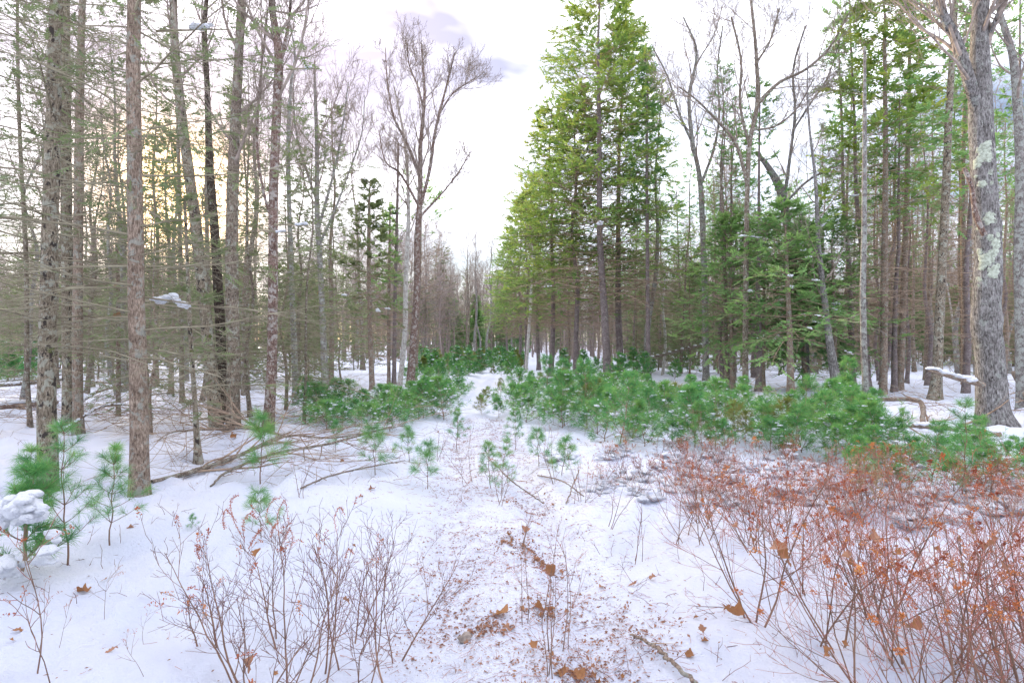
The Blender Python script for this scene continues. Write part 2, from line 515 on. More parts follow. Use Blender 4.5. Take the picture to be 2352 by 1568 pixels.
def leaf_mat(name, cols, trans=0.3, rough=0.6, nscale=1.5, var=0.5):
    """cols: ramp over the per-leaf tint mixed with noise in space"""
    m, nt = new_mat(name); N = NT(nt)
    out = N.n('ShaderNodeOutputMaterial'); bs = N.n('ShaderNodeBsdfPrincipled')
    bs.inputs['Roughness'].default_value = rough; bs.inputs['Specular IOR Level'].default_value = 0.25
    at_ = N.n('ShaderNodeAttribute', attribute_name='tint')
    tc = N.n('ShaderNodeTexCoord'); oi = N.n('ShaderNodeObjectInfo')
    nz = N.noise(tc.outputs['Object'], nscale, 3)
    m1 = N.n('ShaderNodeMath', operation='MULTIPLY_ADD'); m1.inputs[1].default_value = var
    N.l(nz.outputs['Fac'], m1.inputs[0]); 
    m2 = N.n('ShaderNodeMath', operation='MULTIPLY'); m2.inputs[1].default_value = 0.75
    N.l(at_.outputs['Fac'], m2.inputs[0]); N.l(m2.outputs[0], m1.inputs[2])
    m3 = N.n('ShaderNodeMath', operation='MULTIPLY_ADD'); m3.inputs[1].default_value = 0.2; 
    N.l(oi.outputs['Random'], m3.inputs[0]); N.l(m1.outputs[0], m3.inputs[2])
    sb = N.n('ShaderNodeMath', operation='SUBTRACT'); sb.inputs[1].default_value = 0.2
    N.l(m3.outputs[0], sb.inputs[0])
    k = len(cols)
    r = N.ramp(sb.outputs[0], [(i / max(1, k - 1), c) for i, c in enumerate(cols)])
    N.l(r.outputs[0], bs.inputs['Base Color'])
    tr = N.n('ShaderNodeBsdfTranslucent'); N.l(r.outputs[0], tr.inputs['Color'])
    mx = N.n('ShaderNodeMixShader'); mx.inputs[0].default_value = trans
    N.l(bs.outputs[0], mx.inputs[1]); N.l(tr.outputs[0], mx.inputs[2]); N.l(mx.outputs[0], out.inputs[0])
    return m

def snow_mat(name, dirt=False, a=(0.70, 0.74, 0.87), b=(0.77, 0.80, 0.89)):
    m, nt = new_mat(name); N = NT(nt)
    out = N.n('ShaderNodeOutputMaterial'); bs = N.n('ShaderNodeBsdfPrincipled')
    bs.inputs['Roughness'].default_value = 0.65; bs.inputs['Specular IOR Level'].default_value = 0.3
    tc = N.n('ShaderNodeTexCoord')
    big = N.noise(tc.outputs['Object'], 1.3, 4)
    r = N.ramp(big.outputs['Fac'], [(0.3, a), (0.7, b)])
    fine = N.noise(tc.outputs['Object'], 34, 6, 0.7)
    med = N.noise(tc.outputs['Object'], 9, 3, 0.6)
    add = N.n('ShaderNodeMath', operation='ADD')
    N.l(fine.outputs['Fac'], add.inputs[0]); N.l(med.outputs['Fac'], add.inputs[1])
    bp = N.n('ShaderNodeBump'); bp.inputs['Strength'].default_value = 1.0; bp.inputs['Distance'].default_value = 0.05
    N.l(add.outputs[0], bp.inputs['Height']); N.l(bp.outputs[0], bs.inputs['Normal'])
    col = r.outputs[0]
    if dirt:
        at_ = N.n('ShaderNodeAttribute', attribute_name='tint')
        sp = N.noise(tc.outputs['Object'], 55, 4, 0.75)
        lo = N.n('ShaderNodeMath', operation='MULTIPLY_ADD'); lo.inputs[1].default_value = 0.14
        N.l(at_.outputs['Fac'], lo.inputs[0]); N.l(sp.outputs['Fac'], lo.inputs[2])
        d = N.ramp(lo.outputs[0], [(0.70, (0, 0, 0)), (0.80, (1, 1, 1))])
        col = N.mix(d.outputs[0], col, (0.55, 0.44, 0.41))
    N.l(col, bs.inputs['Base Color']); N.l(bs.outputs[0], out.inputs[0])
    return m

M = {}
M['snow'] = snow_mat('snow', a=(0.84, 0.87, 0.94), b=(0.90, 0.92, 0.96))
M['snow_trail'] = snow_mat('snow_ground', dirt=True)
M['bark_grey'] = bark('bark_grey', (0.065, 0.05, 0.04), (0.20, 0.165, 0.13), (0.36, 0.31, 0.26), lich=0.3, spots=0.25, moss=0.1)
M['bark_spotted'] = bark('bark_spotted', (0.085, 0.068, 0.05), (0.24, 0.205, 0.155), (0.39, 0.345, 0.275), lich=0.35, spots=0.72, moss=0.55, sc=1.0)
M['bark_brown'] = bark('bark_brown', (0.10, 0.073, 0.056), (0.27, 0.21, 0.165), (0.42, 0.345, 0.28), lichen=(0.33, 0.37, 0.33), lich=0.3, spots=0.1, moss=0.02, sc=1.1)
M['bark_purple'] = bark('bark_purple', (0.11, 0.09, 0.09), (0.215, 0.18, 0.18), (0.30, 0.265, 0.26), lich=0.1, spots=0.05, moss=0.0)
M['bark_red'] = bark('bark_red', (0.08, 0.045, 0.038), (0.19, 0.125, 0.105), (0.36, 0.30, 0.26), lichen=(0.50, 0.50, 0.46), lich=0.35, spots=0.35, moss=0.15, sc=1.1)
M['bark_black'] = bark('bark_black', (0.03, 0.025, 0.02), (0.07, 0.055, 0.045), (0.18, 0.15, 0.12), lich=0.0, spots=0.5, moss=0.42)
M['bark_pale'] = bark('bark_pale', (0.26, 0.24, 0.22), (0.50, 0.48, 0.45), (0.62, 0.60, 0.57), lichen=(0.65, 0.66, 0.62), lich=0.5, spots=0.35, moss=0.0)
M['bark_oak'] = bark('bark_oak', (0.06, 0.055, 0.052), (0.225, 0.22, 0.213), (0.41, 0.405, 0.40), lichen=(0.40, 0.43, 0.38), lich=0.15, spots=0.3, moss=0.22, sc=0.62, bump=0.05)
M['bark_ashy'] = bark('bark_ashy', (0.09, 0.082, 0.078), (0.21, 0.195, 0.185), (0.34, 0.325, 0.31), lichen=(0.42, 0.46, 0.41), lich=0.5, spots=0.2, moss=0.0)
M['twig_grey'] = twig_mat('twig_grey', (0.18, 0.145, 0.12), (0.36, 0.30, 0.26))
M['twig_lichen'] = twig_mat('twig_lichen', (0.15, 0.125, 0.085), (0.34, 0.31, 0.22), 3)
M['twig_brown'] = twig_mat('twig_brown', (0.20, 0.14, 0.10), (0.40, 0.30, 0.22))
M['twig_red'] = twig_mat('twig_red', (0.25, 0.085, 0.07), (0.48, 0.21, 0.15), 9)
M['twig_tan'] = twig_mat('twig_tan', (0.13, 0.08, 0.06), (0.28, 0.17, 0.12), 5)
M['twig_mauve'] = twig_mat('twig_mauve', (0.10, 0.045, 0.042), (0.21, 0.105, 0.09), 6)
M['far_twig'] = twig_mat('far_twig', (0.24, 0.19, 0.17), (0.36, 0.31, 0.29), 0.3)
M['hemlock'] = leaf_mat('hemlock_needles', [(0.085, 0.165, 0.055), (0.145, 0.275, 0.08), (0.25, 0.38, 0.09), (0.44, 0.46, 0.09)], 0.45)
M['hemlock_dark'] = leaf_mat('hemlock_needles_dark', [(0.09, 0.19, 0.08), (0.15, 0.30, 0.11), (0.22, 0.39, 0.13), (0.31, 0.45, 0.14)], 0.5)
M['dull_needles'] = leaf_mat('dull_needles', [(0.12, 0.16, 0.08), (0.18, 0.23, 0.10), (0.26, 0.32, 0.14)], 0.3)
M['pine'] = leaf_mat('pine_needles', [(0.035, 0.13, 0.06), (0.07, 0.24, 0.09), (0.14, 0.36, 0.11), (0.30, 0.48, 0.13)], 0.5, nscale=5, var=0.7)
M['pine_yellow'] = leaf_mat('pine_needles_yellow', [(0.12, 0.17, 0.05), (0.20, 0.24, 0.06), (0.32, 0.29, 0.09)], 0.35, nscale=3)
M['seed'] = leaf_mat('seed_heads', [(0.24, 0.055, 0.035), (0.50, 0.14, 0.05), (0.66, 0.30, 0.10)], 0.15, nscale=4)
M['dead_leaf'] = leaf_mat('dead_leaf', [(0.17, 0.085, 0.05), (0.33, 0.155, 0.065), (0.46, 0.26, 0.12)], 0.35, nscale=8)
M['brown_leaf'] = leaf_mat('brown_leaf', [(0.16, 0.08, 0.055), (0.28, 0.14, 0.09), (0.40, 0.22, 0.13)], 0.25, nscale=8)
M['tan_plume'] = leaf_mat('tan_plume', [(0.40, 0.29, 0.17), (0.55, 0.43, 0.28)], 0.3)
M['rock'] = twig_mat('rock', (0.16, 0.13, 0.11), (0.34, 0.29, 0.25), 22)

# ------------------------------------------------------------------ object helpers
def link(name, me, parent=None, kind=None):
    o = bpy.data.objects.new(name, me); COL.objects.link(o)
    if parent is not None: o.parent = parent
    if kind: o['kind'] = kind
    return o

def tag(o, label, cat, group=None):
    o['label'] = label; o['category'] = cat
    if group: o['group'] = group
    return o

def thing(name, parts, label, cat, loc, rz=0.0, s=1.0, group=None, tilt=(0, 0)):
    e = bpy.data.objects.new(name, None); COL.objects.link(e)
    e.empty_display_size = 0.2
    e.location = [float(c) for c in loc]; e.rotation_euler = (tilt[0], tilt[1], rz)
    e.scale = (s, s, s) if np.isscalar(s) else s
    tag(e, label, cat, group)
    for pn, me in parts:
        link(pn, me, e)
    return e

# ------------------------------------------------------------------ ground
def build_ground():
    nx, ny = 400, 290
    s = 2.2 * (1.0196 ** np.arange(ny)); y = s - 3.6
    a = np.linspace(-1, 1, nx)
    a = np.sign(a) * (0.75 * np.abs(a) + 0.25 * np.abs(a) ** 3)
    X = a[None, :] * (1.45 * s[:, None] + 2.0)
    Y = np.broadcast_to(y[:, None], X.shape)
    Z = height(X, Y)
    dx = np.abs(X - trail_x(Y))
    dirt = sstep(1.0, 0.45, dx) * (0.35 + 0.9 * vn(X / 0.5, Y / 0.5, 71)) + 0.12 * vn(X / 2, Y / 2, 72)
    dirt *= sstep(26, 12, Y)
    v = np.stack([X, Y, Z], -1).reshape(-1, 3)
    j = np.arange(ny - 1)[:, None] * nx; i = np.arange(nx - 1)[None]
    f4 = np.stack([j + i, j + i + 1, j + i + 1 + nx, j + i + nx], -1).reshape(-1, 4)
    mb = MB(); mb.add(v, f4=f4, tint=dirt.ravel().astype(np.float32))
    link('snow_ground', mb.mesh('snow_ground', M['snow_trail']), kind='structure')
    mb = MB(); q = np.linspace(-900, 900, 24)
    XX, YY = np.meshgrid(q, q); ZZ = -0.6 + np.maximum(0, np.maximum(np.abs(XX), YY) - 60) * 0.0
    v = np.stack([XX, YY, ZZ], -1).reshape(-1, 3)
    j = np.arange(23)[:, None] * 24; i = np.arange(23)[None]
    mb.add(v, f4=np.stack([j + i, j + i + 1, j + i + 25, j + i + 24], -1).reshape(-1, 4))
    link('ground', mb.mesh('ground', M['snow_trail']), kind='structure')
build_ground()

# ------------------------------------------------------------------ tree generators (local coordinates, base at the origin)
def bare_crown(path, rr, rng, t0=0.4, n1=12, L1=3.0, ang=42, n2=7, n3=6, n4=3, up=0.10, mat='twig_grey', rmin=0.004, S1=6, lens=None, t1=0.98):
    """limbs, branches and twigs of a leafless broadleaf tree"""
    mb = MB(); mt = MB()
    P0 = path[None]; R0 = rr[None]
    idx, t, b, d, r = kids(P0, R0, n1, t0, t1, ang, 9, rng)
    L = L1 * (1.15 - 0.55 * (t - t0) / (1 - t0)) * rng.uniform(0.6, 1.2, len(t))
    if lens is not None: L = L * lens(t)
    P1, R1 = grow(b, d, L, np.maximum(r * rng.uniform(0.25, 0.48, len(t)), rmin * 2.2), 9, 0.09, (0, 0, up), rng, 0.22)
    tubes(mb, P1, R1, S1)
    i2, t2, b, d, r = kids(P1, R1, n2, 0.2, 0.98, 38, 12, rng)
    L2 = L[i2] * 0.52 * (1.15 - 0.6 * t2) * rng.uniform(0.6, 1.3, len(t2))
    P2, R2 = grow(b, d, L2, np.maximum(r * 0.5, rmin * 1.4), 6, 0.10, (0, 0, up), rng, 0.3)
    tubes(mb, P2, R2, 4)
    i3, t3, b, d, r = kids(P2, R2, n3, 0.15, 1.0, 36, 12, rng)
    L3 = L2[i3] * 0.55 * (1.1 - 0.6 * t3) * rng.uniform(0.6, 1.4, len(t3))
    P3, R3 = grow(b, d, L3, np.maximum(r * 0.55, rmin), 4, 0.11, (0, 0, up), rng, 0.45)
    tubes(mt, P3, R3, 3)
    if n4:
        i4, t4, b, d, r = kids(P3, R3, n4, 0.15, 1.0, 35, 12, rng)
        L4 = L3[i4] * 0.6 * rng.uniform(0.5, 1.5, len(t4))
        P4, R4 = grow(b, d, L4, np.maximum(r * 0.7, rmin * 0.8), 2, 0.12, (0, 0, up * 0.7), rng, 0.5)
        tubes(mt, P4, R4, 3)
    # merge
    mb.v += mt.v; mb.t += mt.t
    mb.f4 += [f + mb.n for f in mt.f4]; mb.n += mt.n
    return mb

def conifer(path, rr, rng, z0=1.0, z1=None, dens=9, Lmax=2.0, Lfun=None, droop=-0.02, base_ang=85, n2=9, n3=2, green_from=0.4,
            frond=0.25, nfr=3, leaf='hemlock', twig='twig_brown', green_p=1.0, rb=0.010, tmpl=FROND, rtw=0.0035, tint0=0.5, inner=0.25, asc=38):
    """whorled branches with flat side twigs; needle sprays above green_from (share of height)"""
    H = path[-1, 2]
    z1 = z1 or H * 0.98
    n1 = max(6, int((z1 - z0) * dens))
    zz = np.sort(z0 + (z1 - z0) * (np.arange(n1) + rng.uniform(0, 1, n1)) / n1)
    b = np.stack([np.interp(zz, path[:, 2], path[:, k]) for k in range(3)], 1)
    rt = np.interp(zz, path[:, 2], rr)
    az = np.arange(n1) * 2.399 + rng.normal(0, 0.5, n1)
    h = zz / H
    if Lfun is None: Lfun = lambda h: np.clip(1.05 - h, 0.06, 1)
    L = Lmax * Lfun(h) * rng.uniform(0.55, 1.12, n1)
    # lower boughs level or drooping, upper ones ascending
    el = np.radians((90 - base_ang) + asc * np.clip(h - 0.45, 0, 1) / 0.55 + rng.normal(0, 6, n1))
    d = np.stack([np.cos(az) * np.cos(el), np.sin(az) * np.cos(el), np.sin(el)], 1)
    b = b + d * (rt * 0.6)[:, None]
    mw = MB(); ml = MB()
    global LAST
    P1, R1 = LAST = grow(b, d, L, np.maximum(rb * (L / Lmax) ** 0.7 * 1.3, rtw), 7, 0.07, (0, 0, droop), rng, 0.25)
    tubes(mw, P1, R1, 4)
    i2, t2, b2, d2, r2 = kids(P1, R1, n2, 0.12, 1.0, 52, 9, rng, plane=0.8)
    L2 = L[i2] * 0.42 * (1.2 - 0.75 * t2) * rng.uniform(0.5, 1.2, len(t2))
    P2, R2 = grow(b2, d2, L2, np.maximum(r2 * 0.5, rtw), 4, 0.09, (0, 0, droop * 0.7), rng, 0.4)
    tubes(mw, P2, R2, 3)
    if n3:
        i3, t3, b3, d3, r3 = kids(P2, R2, n3, 0.2, 1.0, 48, 10, rng, plane=0.7)
        L3 = L2[i3] * 0.5 * rng.uniform(0.5, 1.3, len(t3))
        P3, R3 = grow(b3, d3, L3, np.maximum(r3 * 0.6, rtw * 0.8), 2, 0.1, (0, 0, droop * 0.5), rng, 0.5)
        tubes(mw, P3, R3, 3)
    if nfr:
        hh = h[i2]
        pg = np.clip((hh - green_from) / 0.16, 0, 1) * green_p
        # shaded inner wood stays bare
        pg = pg * np.clip((t2 - inner) / 0.25, 0.0, 1)
        keep = rng.uniform(0, 1, len(i2)) < pg
        K2 = P2[keep]
        if len(K2):
            j, tt, bb, dd, _ = kids(K2, R2[keep], nfr, 0.15, 1.0, 34, 12, rng, plane=0.75)
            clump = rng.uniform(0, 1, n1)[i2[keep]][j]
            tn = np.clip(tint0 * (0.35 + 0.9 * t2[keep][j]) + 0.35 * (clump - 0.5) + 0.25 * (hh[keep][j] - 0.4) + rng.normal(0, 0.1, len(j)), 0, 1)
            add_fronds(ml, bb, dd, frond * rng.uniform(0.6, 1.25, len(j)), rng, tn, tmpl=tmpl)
            # tip spray
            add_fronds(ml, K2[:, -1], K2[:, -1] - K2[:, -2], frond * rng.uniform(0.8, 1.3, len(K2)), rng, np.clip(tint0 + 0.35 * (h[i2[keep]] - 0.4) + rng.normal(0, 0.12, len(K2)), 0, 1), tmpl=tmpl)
        kt = (rng.uniform(0, 1, n1) < np.clip((h - green_from) / 0.1, 0, 1) * green_p)
        if kt.any():
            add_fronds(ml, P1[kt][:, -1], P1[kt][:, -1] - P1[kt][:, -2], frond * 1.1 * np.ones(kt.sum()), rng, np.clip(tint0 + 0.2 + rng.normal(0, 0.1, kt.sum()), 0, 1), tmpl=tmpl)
    return mw, ml

def local_trunk(H, r, rng, lean=0.02, wob=0.05, n=40, top=0.25):
    K = 7
    c = np.zeros((K, 3)); c[:, 2] = np.linspace(0, H, K)
    lx, ly = rng.normal(0, lean, 2)
    c[1:, 0] = lx * c[1:, 2] + rng.normal(0, wob, K - 1); c[1:, 1] = ly * c[1:, 2] + rng.normal(0, wob, K - 1)
    p = smooth_path(c, n)
    t = np.linspace(0, 1, n)
    return p, r * (1 - (1 - top) * t ** 0.9)

def px_trunk(pts, d, n=60, top=None, Htop=None):
    """trunk from picture positions (u, v, width px) at depth d; returns base, local path, radii"""
    base = at(pts[0][0], pts[0][1], d)
    base[2] = float(height(base[0], base[1])) - 0.03
    P = []; R = []
    for k, (u, v, w) in enumerate(pts):
        q = at(u, v, d) if k else base
        P.append(q - base); R.append(0.41 * w / F * d)
    P = np.array(P)
    if Htop and Htop > P[-1, 2]:
        g = (P[-1] - P[-2]); g = g / g[2]
        m = 3
        h0, r0, p0 = P[-1, 2], R[-1], P[-1].copy()
        for i in range(1, m + 1):
            f = i / m
            P = np.vstack([P, p0 + g * (Htop - h0) * f * np.array([0.6, 1, 1]) + [0.08 * math.sin(i * 2.1), 0.1 * math.cos(i), 0]])
            P[-1, 2] = h0 + (Htop - h0) * f
            R.append(r0 * (1 - 0.8 * f))
    Q = np.column_stack([P, R])
    S = smooth_path(Q, n)
    return base, S[:, :3], np.maximum(S[:, 3], 0.008)

def trunk_mesh(path, rr, rng, mat, S=14, flare=0.35, rough=0.03, n=None, **kw):
    mb = MB(); trunk_tube(mb, path, rr, S, rng, flare=flare, rough=rough, **kw)
    return mb.mesh('trunk', M[mat])

# ================================================================== LARGE TREES SEEN ONE BY ONE
SNOW_ON = []

def hero_conifer(pts, d, label, name='hemlock_tree', cat='tree', seed=1, Htop=None, mat='bark_brown', flare=0.3, trunkkw=None, S=14, n=60, group=None, **kw):
    rng = rng_(seed)
    base, P, R = px_trunk(pts, d, n, Htop=Htop)
    kw.setdefault('z1', min(P[-1, 2] * 0.98, 2.8 + 0.62 * d))
    mw, ml = conifer(P, R, rng, **kw)
    parts = [('trunk', trunk_mesh(P, R, rng, mat, S=S, flare=flare, **(trunkkw or {}))), ('branches', mw.mesh('branches', M[kw.get('twig', 'twig_brown')]))]
    if ml.n: parts.append(('foliage', ml.mesh('foliage', M[kw.get('leaf', 'hemlock')], smooth=False)))
    nsn = {41: 14, 43: 12, 53: 26, 54: 10, 44: 6, 56: 6, 26: 5}.get(seed, 0)
    if nsn:
        P1 = LAST[0]; k = rng.integers(0, int(len(P1) * 0.8), nsn); q = rng.integers(3, 6, nsn); ms = MB()
        for kk, qq in zip(k, q):
            a, b_ = P1[kk, qq], P1[kk, qq + 1]; w = 0.0022 * d + 0.012
            blobs(ms, [a + [0, 0, 0.02], a * 0.7 + b_ * 0.3 + [0, 0, 0.02], a * 0.35 + b_ * 0.65 + [0, 0, 0.015]], np.array([0.8, 1.1, 0.7]) * w * rng.uniform(0.7, 1.5), rng, 0.45, wob=0.25)
        parts.append(('snow_cap', ms.mesh('snow_cap', M['snow'])))
    return thing(name, parts, label, cat, base, group=group)

def hero_bare(pts, d, label, name='bare_tree', cat='tree', seed=1, Htop=None, mat='bark_grey', limbs=(), flare=0.3, twig='twig_grey', trunkkw=None, S=14, n=60, crown=True, extra=None, **kw):
    """limbs: further picture polylines (u, v, width) that leave the trunk"""
    rng = rng_(seed)
    base, P, R = px_trunk(pts, d, n, Htop=Htop)
    parts = [('trunk', trunk_mesh(P, R, rng, mat, S=S, flare=flare, **(trunkkw or {})))]
    mc = MB()
    if crown:
        t1 = min(0.98, (3.0 + 0.62 * d) / P[-1, 2]); t0 = kw.get('t0', 0.4)
        k1 = dict(kw); k1['t1'] = max(t1, t0 + 0.1); k1['n1'] = max(4, int(round(kw.get('n1', 12) * min(1, (t1 - t0) / (0.98 - t0) + 0.1))))
        mc = bare_crown(P, R, rng, mat=twig, **k1)
    for lp in limbs:
        dd = d
        q = np.array([np.append(at(u, v, dd + k * 0.25 * rng.uniform(-1, 1)) - base, 0.36 * w / F * dd) for k, (u, v, w) in enumerate(lp)])
        q = smooth_path(q, 26)
        mb = MB(); trunk_tube(mb, q[:, :3], np.maximum(q[:, 3], 0.006), 8, rng, rough=0.04)
        parts.append(('limb', mb.mesh('limb', M[mat])))
        k2 = dict(kw); k2.update(t0=0.15, n1=13, n2=6, n3=5, L1=kw.get('L1', 2.5) * 0.75, ang=34)
        m2 = bare_crown(q[:, :3], np.maximum(q[:, 3], 0.006), rng, **k2)
        mc.v += m2.v; mc.t += m2.t; mc.f4 += [f + mc.n for f in m2.f4]; mc.n += m2.n
    if extra: parts += extra(base, P, R, rng)
    if mc.n: parts.append(('crown', mc.mesh('crown', M[twig])))
    return thing(name, parts, label, cat, base)

# --- left, near
DEAD = dict(green_from=0.16, green_p=0.55, leaf='dull_needles', twig='twig_lichen', n2=12, n3=4, nfr=4, frond=0.15, base_ang=86, inner=0.1, rb=0.010, rtw=0.0024, tmpl=FROND_FINE)
flat_top = lambda h: np.clip(1.25 - h, 0.1, 1) * np.clip(0.5 + h * 2.0, 0, 1)
hero_conifer([(110, 1122, 50), (108, 900, 44), (113, 600, 39), (122, 300, 36), (130, 0, 30)], 6.45, 'pale mossy trunk dotted with dark spots, nearest of the far left trees', seed=11, Htop=13, mat='bark_spotted', flare=0.25, S=20, n=90,
             z0=1.7, dens=9, Lmax=2.6, Lfun=flat_top, trunkkw=dict(rough=0.035), **DEAD)
hero_conifer([(322, 1142, 48), (318, 900, 44), (312, 600, 39), (308, 300, 36), (308, 0, 33)], 6.15, 'straight brown grey trunk just right of the spotted tree, with bare level branches', seed=12, Htop=13, mat='bark_brown', flare=0.22, S=20, n=90,
             z0=1.3, dens=10, Lmax=2.7, Lfun=flat_top, **DEAD)
hero_conifer([(157, 945, 28), (155, 700, 27), (152, 400, 26), (150, 0, 22)], 11.5, 'left trunk of the pair behind the spotted tree', seed=13, Htop=15, mat='bark_spotted', z0=1.8, dens=7, Lmax=2.6, Lfun=flat_top, **DEAD)
hero_conifer([(180, 988, 27), (178, 800, 25), (180, 500, 23), (184, 200, 20), (190, 0, 16)], 10.8, 'right trunk of the pair behind the spotted tree', seed=14, Htop=14, mat='bark_brown', z0=1.6, dens=10, Lmax=3.0, Lfun=flat_top, **DEAD)
hero_bare([(500, 990, 38), (485, 850, 33), (463, 640, 30), (450, 520, 30), (425, 330, 27), (405, 150, 22), (398, 0, 19)], 10.6, 'leaning pale trunk with moss, left stem of the clustered trees', seed=15, Htop=13.5, mat='bark_spotted', t0=0.45, n1=12, L1=2.2, rmin=0.003, S=16)
hero_bare([(512, 975, 26), (508, 800, 26), (495, 560, 24), (482, 380, 20), (476, 200, 15), (470, 60, 12)], 11.2, 'black mossy trunk in the middle of the clustered trees', seed=16, Htop=11.5, mat='bark_black', t0=0.5, n1=10, L1=1.8, rmin=0.003, S=14)
hero_bare([(536, 990, 36), (536, 800, 34), (532, 600, 33), (535, 420, 31), (545, 200, 25), (556, 0, 22)], 10.7, 'grey lichened trunk, right stem of the clustered trees', seed=17, Htop=14, mat='bark_grey', t0=0.36, n1=13, L1=2.3, rmin=0.003, S=16)
hero_bare([(615, 1000, 32), (624, 850, 27), (627, 650, 25), (628, 450, 25), (636, 250, 24), (640, 130, 24), (628, 40, 19), (625, 0, 18)], 10.3, 'red brown trunk flecked with white lichen beside the fallen boughs', seed=18, Htop=13, mat='bark_red',
          limbs=[[(636, 170, 16), (652, 110, 12), (665, 40, 9), (668, -40, 8)], [(630, 520, 10), (605, 440, 9), (590, 320, 9), (600, 160, 7), (615, 20, 5)]], t0=0.4, n1=10, L1=2.0, rmin=0.003, S=16)
hero_conifer([(456, 1058, 18), (448, 930, 13), (438, 780, 12), (430, 600, 9), (424, 450, 7)], 8.1, 'thin mossy trunk with a thick rotten foot before the clustered trees', name='dead_tree', seed=19, mat='bark_spotted', flare=0.7, S=12,
             z0=0.6, dens=6, Lmax=1.1, Lfun=flat_top, **DEAD)
hero_conifer([(418, 930, 13), (416, 700, 12), (412, 450, 10), (408, 250, 8)], 16, 'slender straight trunk left of the clustered trees', seed=20, Htop=11, mat='bark_grey', z0=1.5, dens=7, Lmax=1.7, Lfun=flat_top, **DEAD)
hero_bare([(462, 935, 15), (475, 850, 13), (478, 700, 12), (474, 400, 10)], 15.5, 'thin trunk bending just behind the black mossy trunk', seed=21, Htop=12, mat='bark_grey', t0=0.4, n1=10, L1=1.7, rmin=0.004)
hero_bare([(272, 945, 12), (272, 780, 11), (271, 640, 9), (269, 560, 6)], 13, 'broken orange brown snag behind the straight brown trunk', name='broken_snag', seed=22, mat='bark_red', crown=False)
hero_bare([(70, 980, 12), (62, 850, 12), (60, 600, 11), (45, 300, 9), (40, 0, 7)], 11.5, 'thin grey pole tree at the far left edge', seed=23, Htop=12, mat='bark_grey', t0=0.35, n1=13, L1=2.0, rmin=0.003)
# --- left, middle distance
hero_bare([(680, 925, 19), (676, 800, 16), (668, 600, 14), (662, 350, 11), (668, 200, 8)], 16, 'grey trunk right of the red brown trunk', seed=24, Htop=12, mat='bark_ashy', t0=0.35, n1=13, L1=2.2, rmin=0.004)
hero_bare([(748, 905, 22), (742, 760, 17), (735, 600, 15), (728, 480, 14), (728, 350, 11), (724, 220, 8), (722, 140, 4)], 19.5, 'grey tree with tall ascending limbs left of the leafless conifer', seed=25, mat='bark_ashy',
          limbs=[[(733, 520, 10), (755, 440, 8), (775, 360, 7), (790, 270, 5), (800, 190, 3)], [(730, 470, 8), (700, 380, 7), (680, 300, 5), (672, 200, 4)], [(735, 560, 8), (770, 480, 7), (800, 400, 5), (830, 310, 4), (838, 220, 3)]],
          t0=0.5, n1=10, L1=2.4, ang=28, up=0.12, rmin=0.005)
hero_conifer([(855, 895, 15), (850, 750, 13), (847, 600, 11), (848, 480, 8), (850, 415, 3)], 20.5, 'spruce with bare lower branches and green top beside the pale birch', name='spruce_tree', seed=26, mat='bark_brown',
             z0=1.2, dens=13, Lmax=2.1, Lfun=lambda h: np.clip(1.12 - h, 0.08, 1) * np.clip(0.5 + h * 1.3, 0, 1), base_ang=84, n2=10, n3=2, green_from=0.28, green_p=0.6, leaf='dull_needles', twig='twig_brown', frond=0.22, nfr=4, inner=0.1, rb=0.014, rtw=0.005)
hero_conifer([(893, 868, 10), (893, 700, 9), (895, 560, 7), (896, 470, 3)], 24, 'thin dark conifer behind the red barked tree', name='spruce_tree', seed=27, mat='bark_brown', z0=1.0, dens=10, Lmax=1.6, base_ang=84, n2=8, n3=2, green_from=0.4, green_p=0.6, leaf='hemlock_dark', twig='twig_brown', rtw=0.005)
hero_bare([(905, 875, 12), (907, 700, 10), (912, 500, 8), (915, 330, 5)], 24, 'slim dark trunk touching the pale birch', seed=28, Htop=10, mat='bark_purple', t0=0.4, n1=12, L1=1.8, rmin=0.005)
hero_bare([(918, 878, 14), (930, 760, 14), (932, 640, 13), (938, 480, 10), (930, 330, 7), (905, 200, 5)], 23, 'pale birch trunk left of the red barked tree', name='birch_tree', seed=29, mat='bark_pale', t0=0.5, n1=10, L1=2.0, ang=30, rmin=0.005)
hero_bare([(942, 882, 24), (950, 780, 20), (958, 650, 18), (958, 560, 17), (965, 430, 14), (966, 330, 11), (975, 220, 8), (968, 100, 4)], 22, 'tall leafless tree at the left trail edge with red bark below', seed=30, mat='bark_red',
          limbs=[[(958, 500, 13), (985, 400, 11), (1000, 300, 9), (1025, 200, 7), (1045, 120, 3)], [(963, 400, 10), (935, 330, 9), (905, 270, 7), (890, 190, 5), (885, 110, 3)], [(960, 470, 9), (920, 400, 7), (885, 370, 5), (870, 300, 4)],
                 [(975, 260, 7), (960, 200, 6), (940, 150, 4), (935, 100, 3)], [(962, 500, 8), (1010, 450, 6), (1050, 400, 4), (1080, 350, 2)], [(1010, 260, 7), (1040, 215, 5), (1075, 190, 4), (1090, 180, 2)]],
          t0=0.5, n1=12, L1=2.0, ang=30, up=0.12, rmin=0.0055, S=16)
hero_conifer([(955, 862, 8), (962, 700, 7), (966, 560, 6), (968, 440, 3)], 27, 'thin conifer whose boughs reach right over the trail edge', name='spruce_tree', seed=31, mat='bark_brown', z0=1.5, dens=9, Lmax=3.4, Lfun=lambda h: np.clip(1.3 - h, 0.25, 1), base_ang=78, n2=10, n3=2, green_from=0.7, green_p=0.5, leaf='hemlock_dark', twig='twig_brown', rtw=0.006)

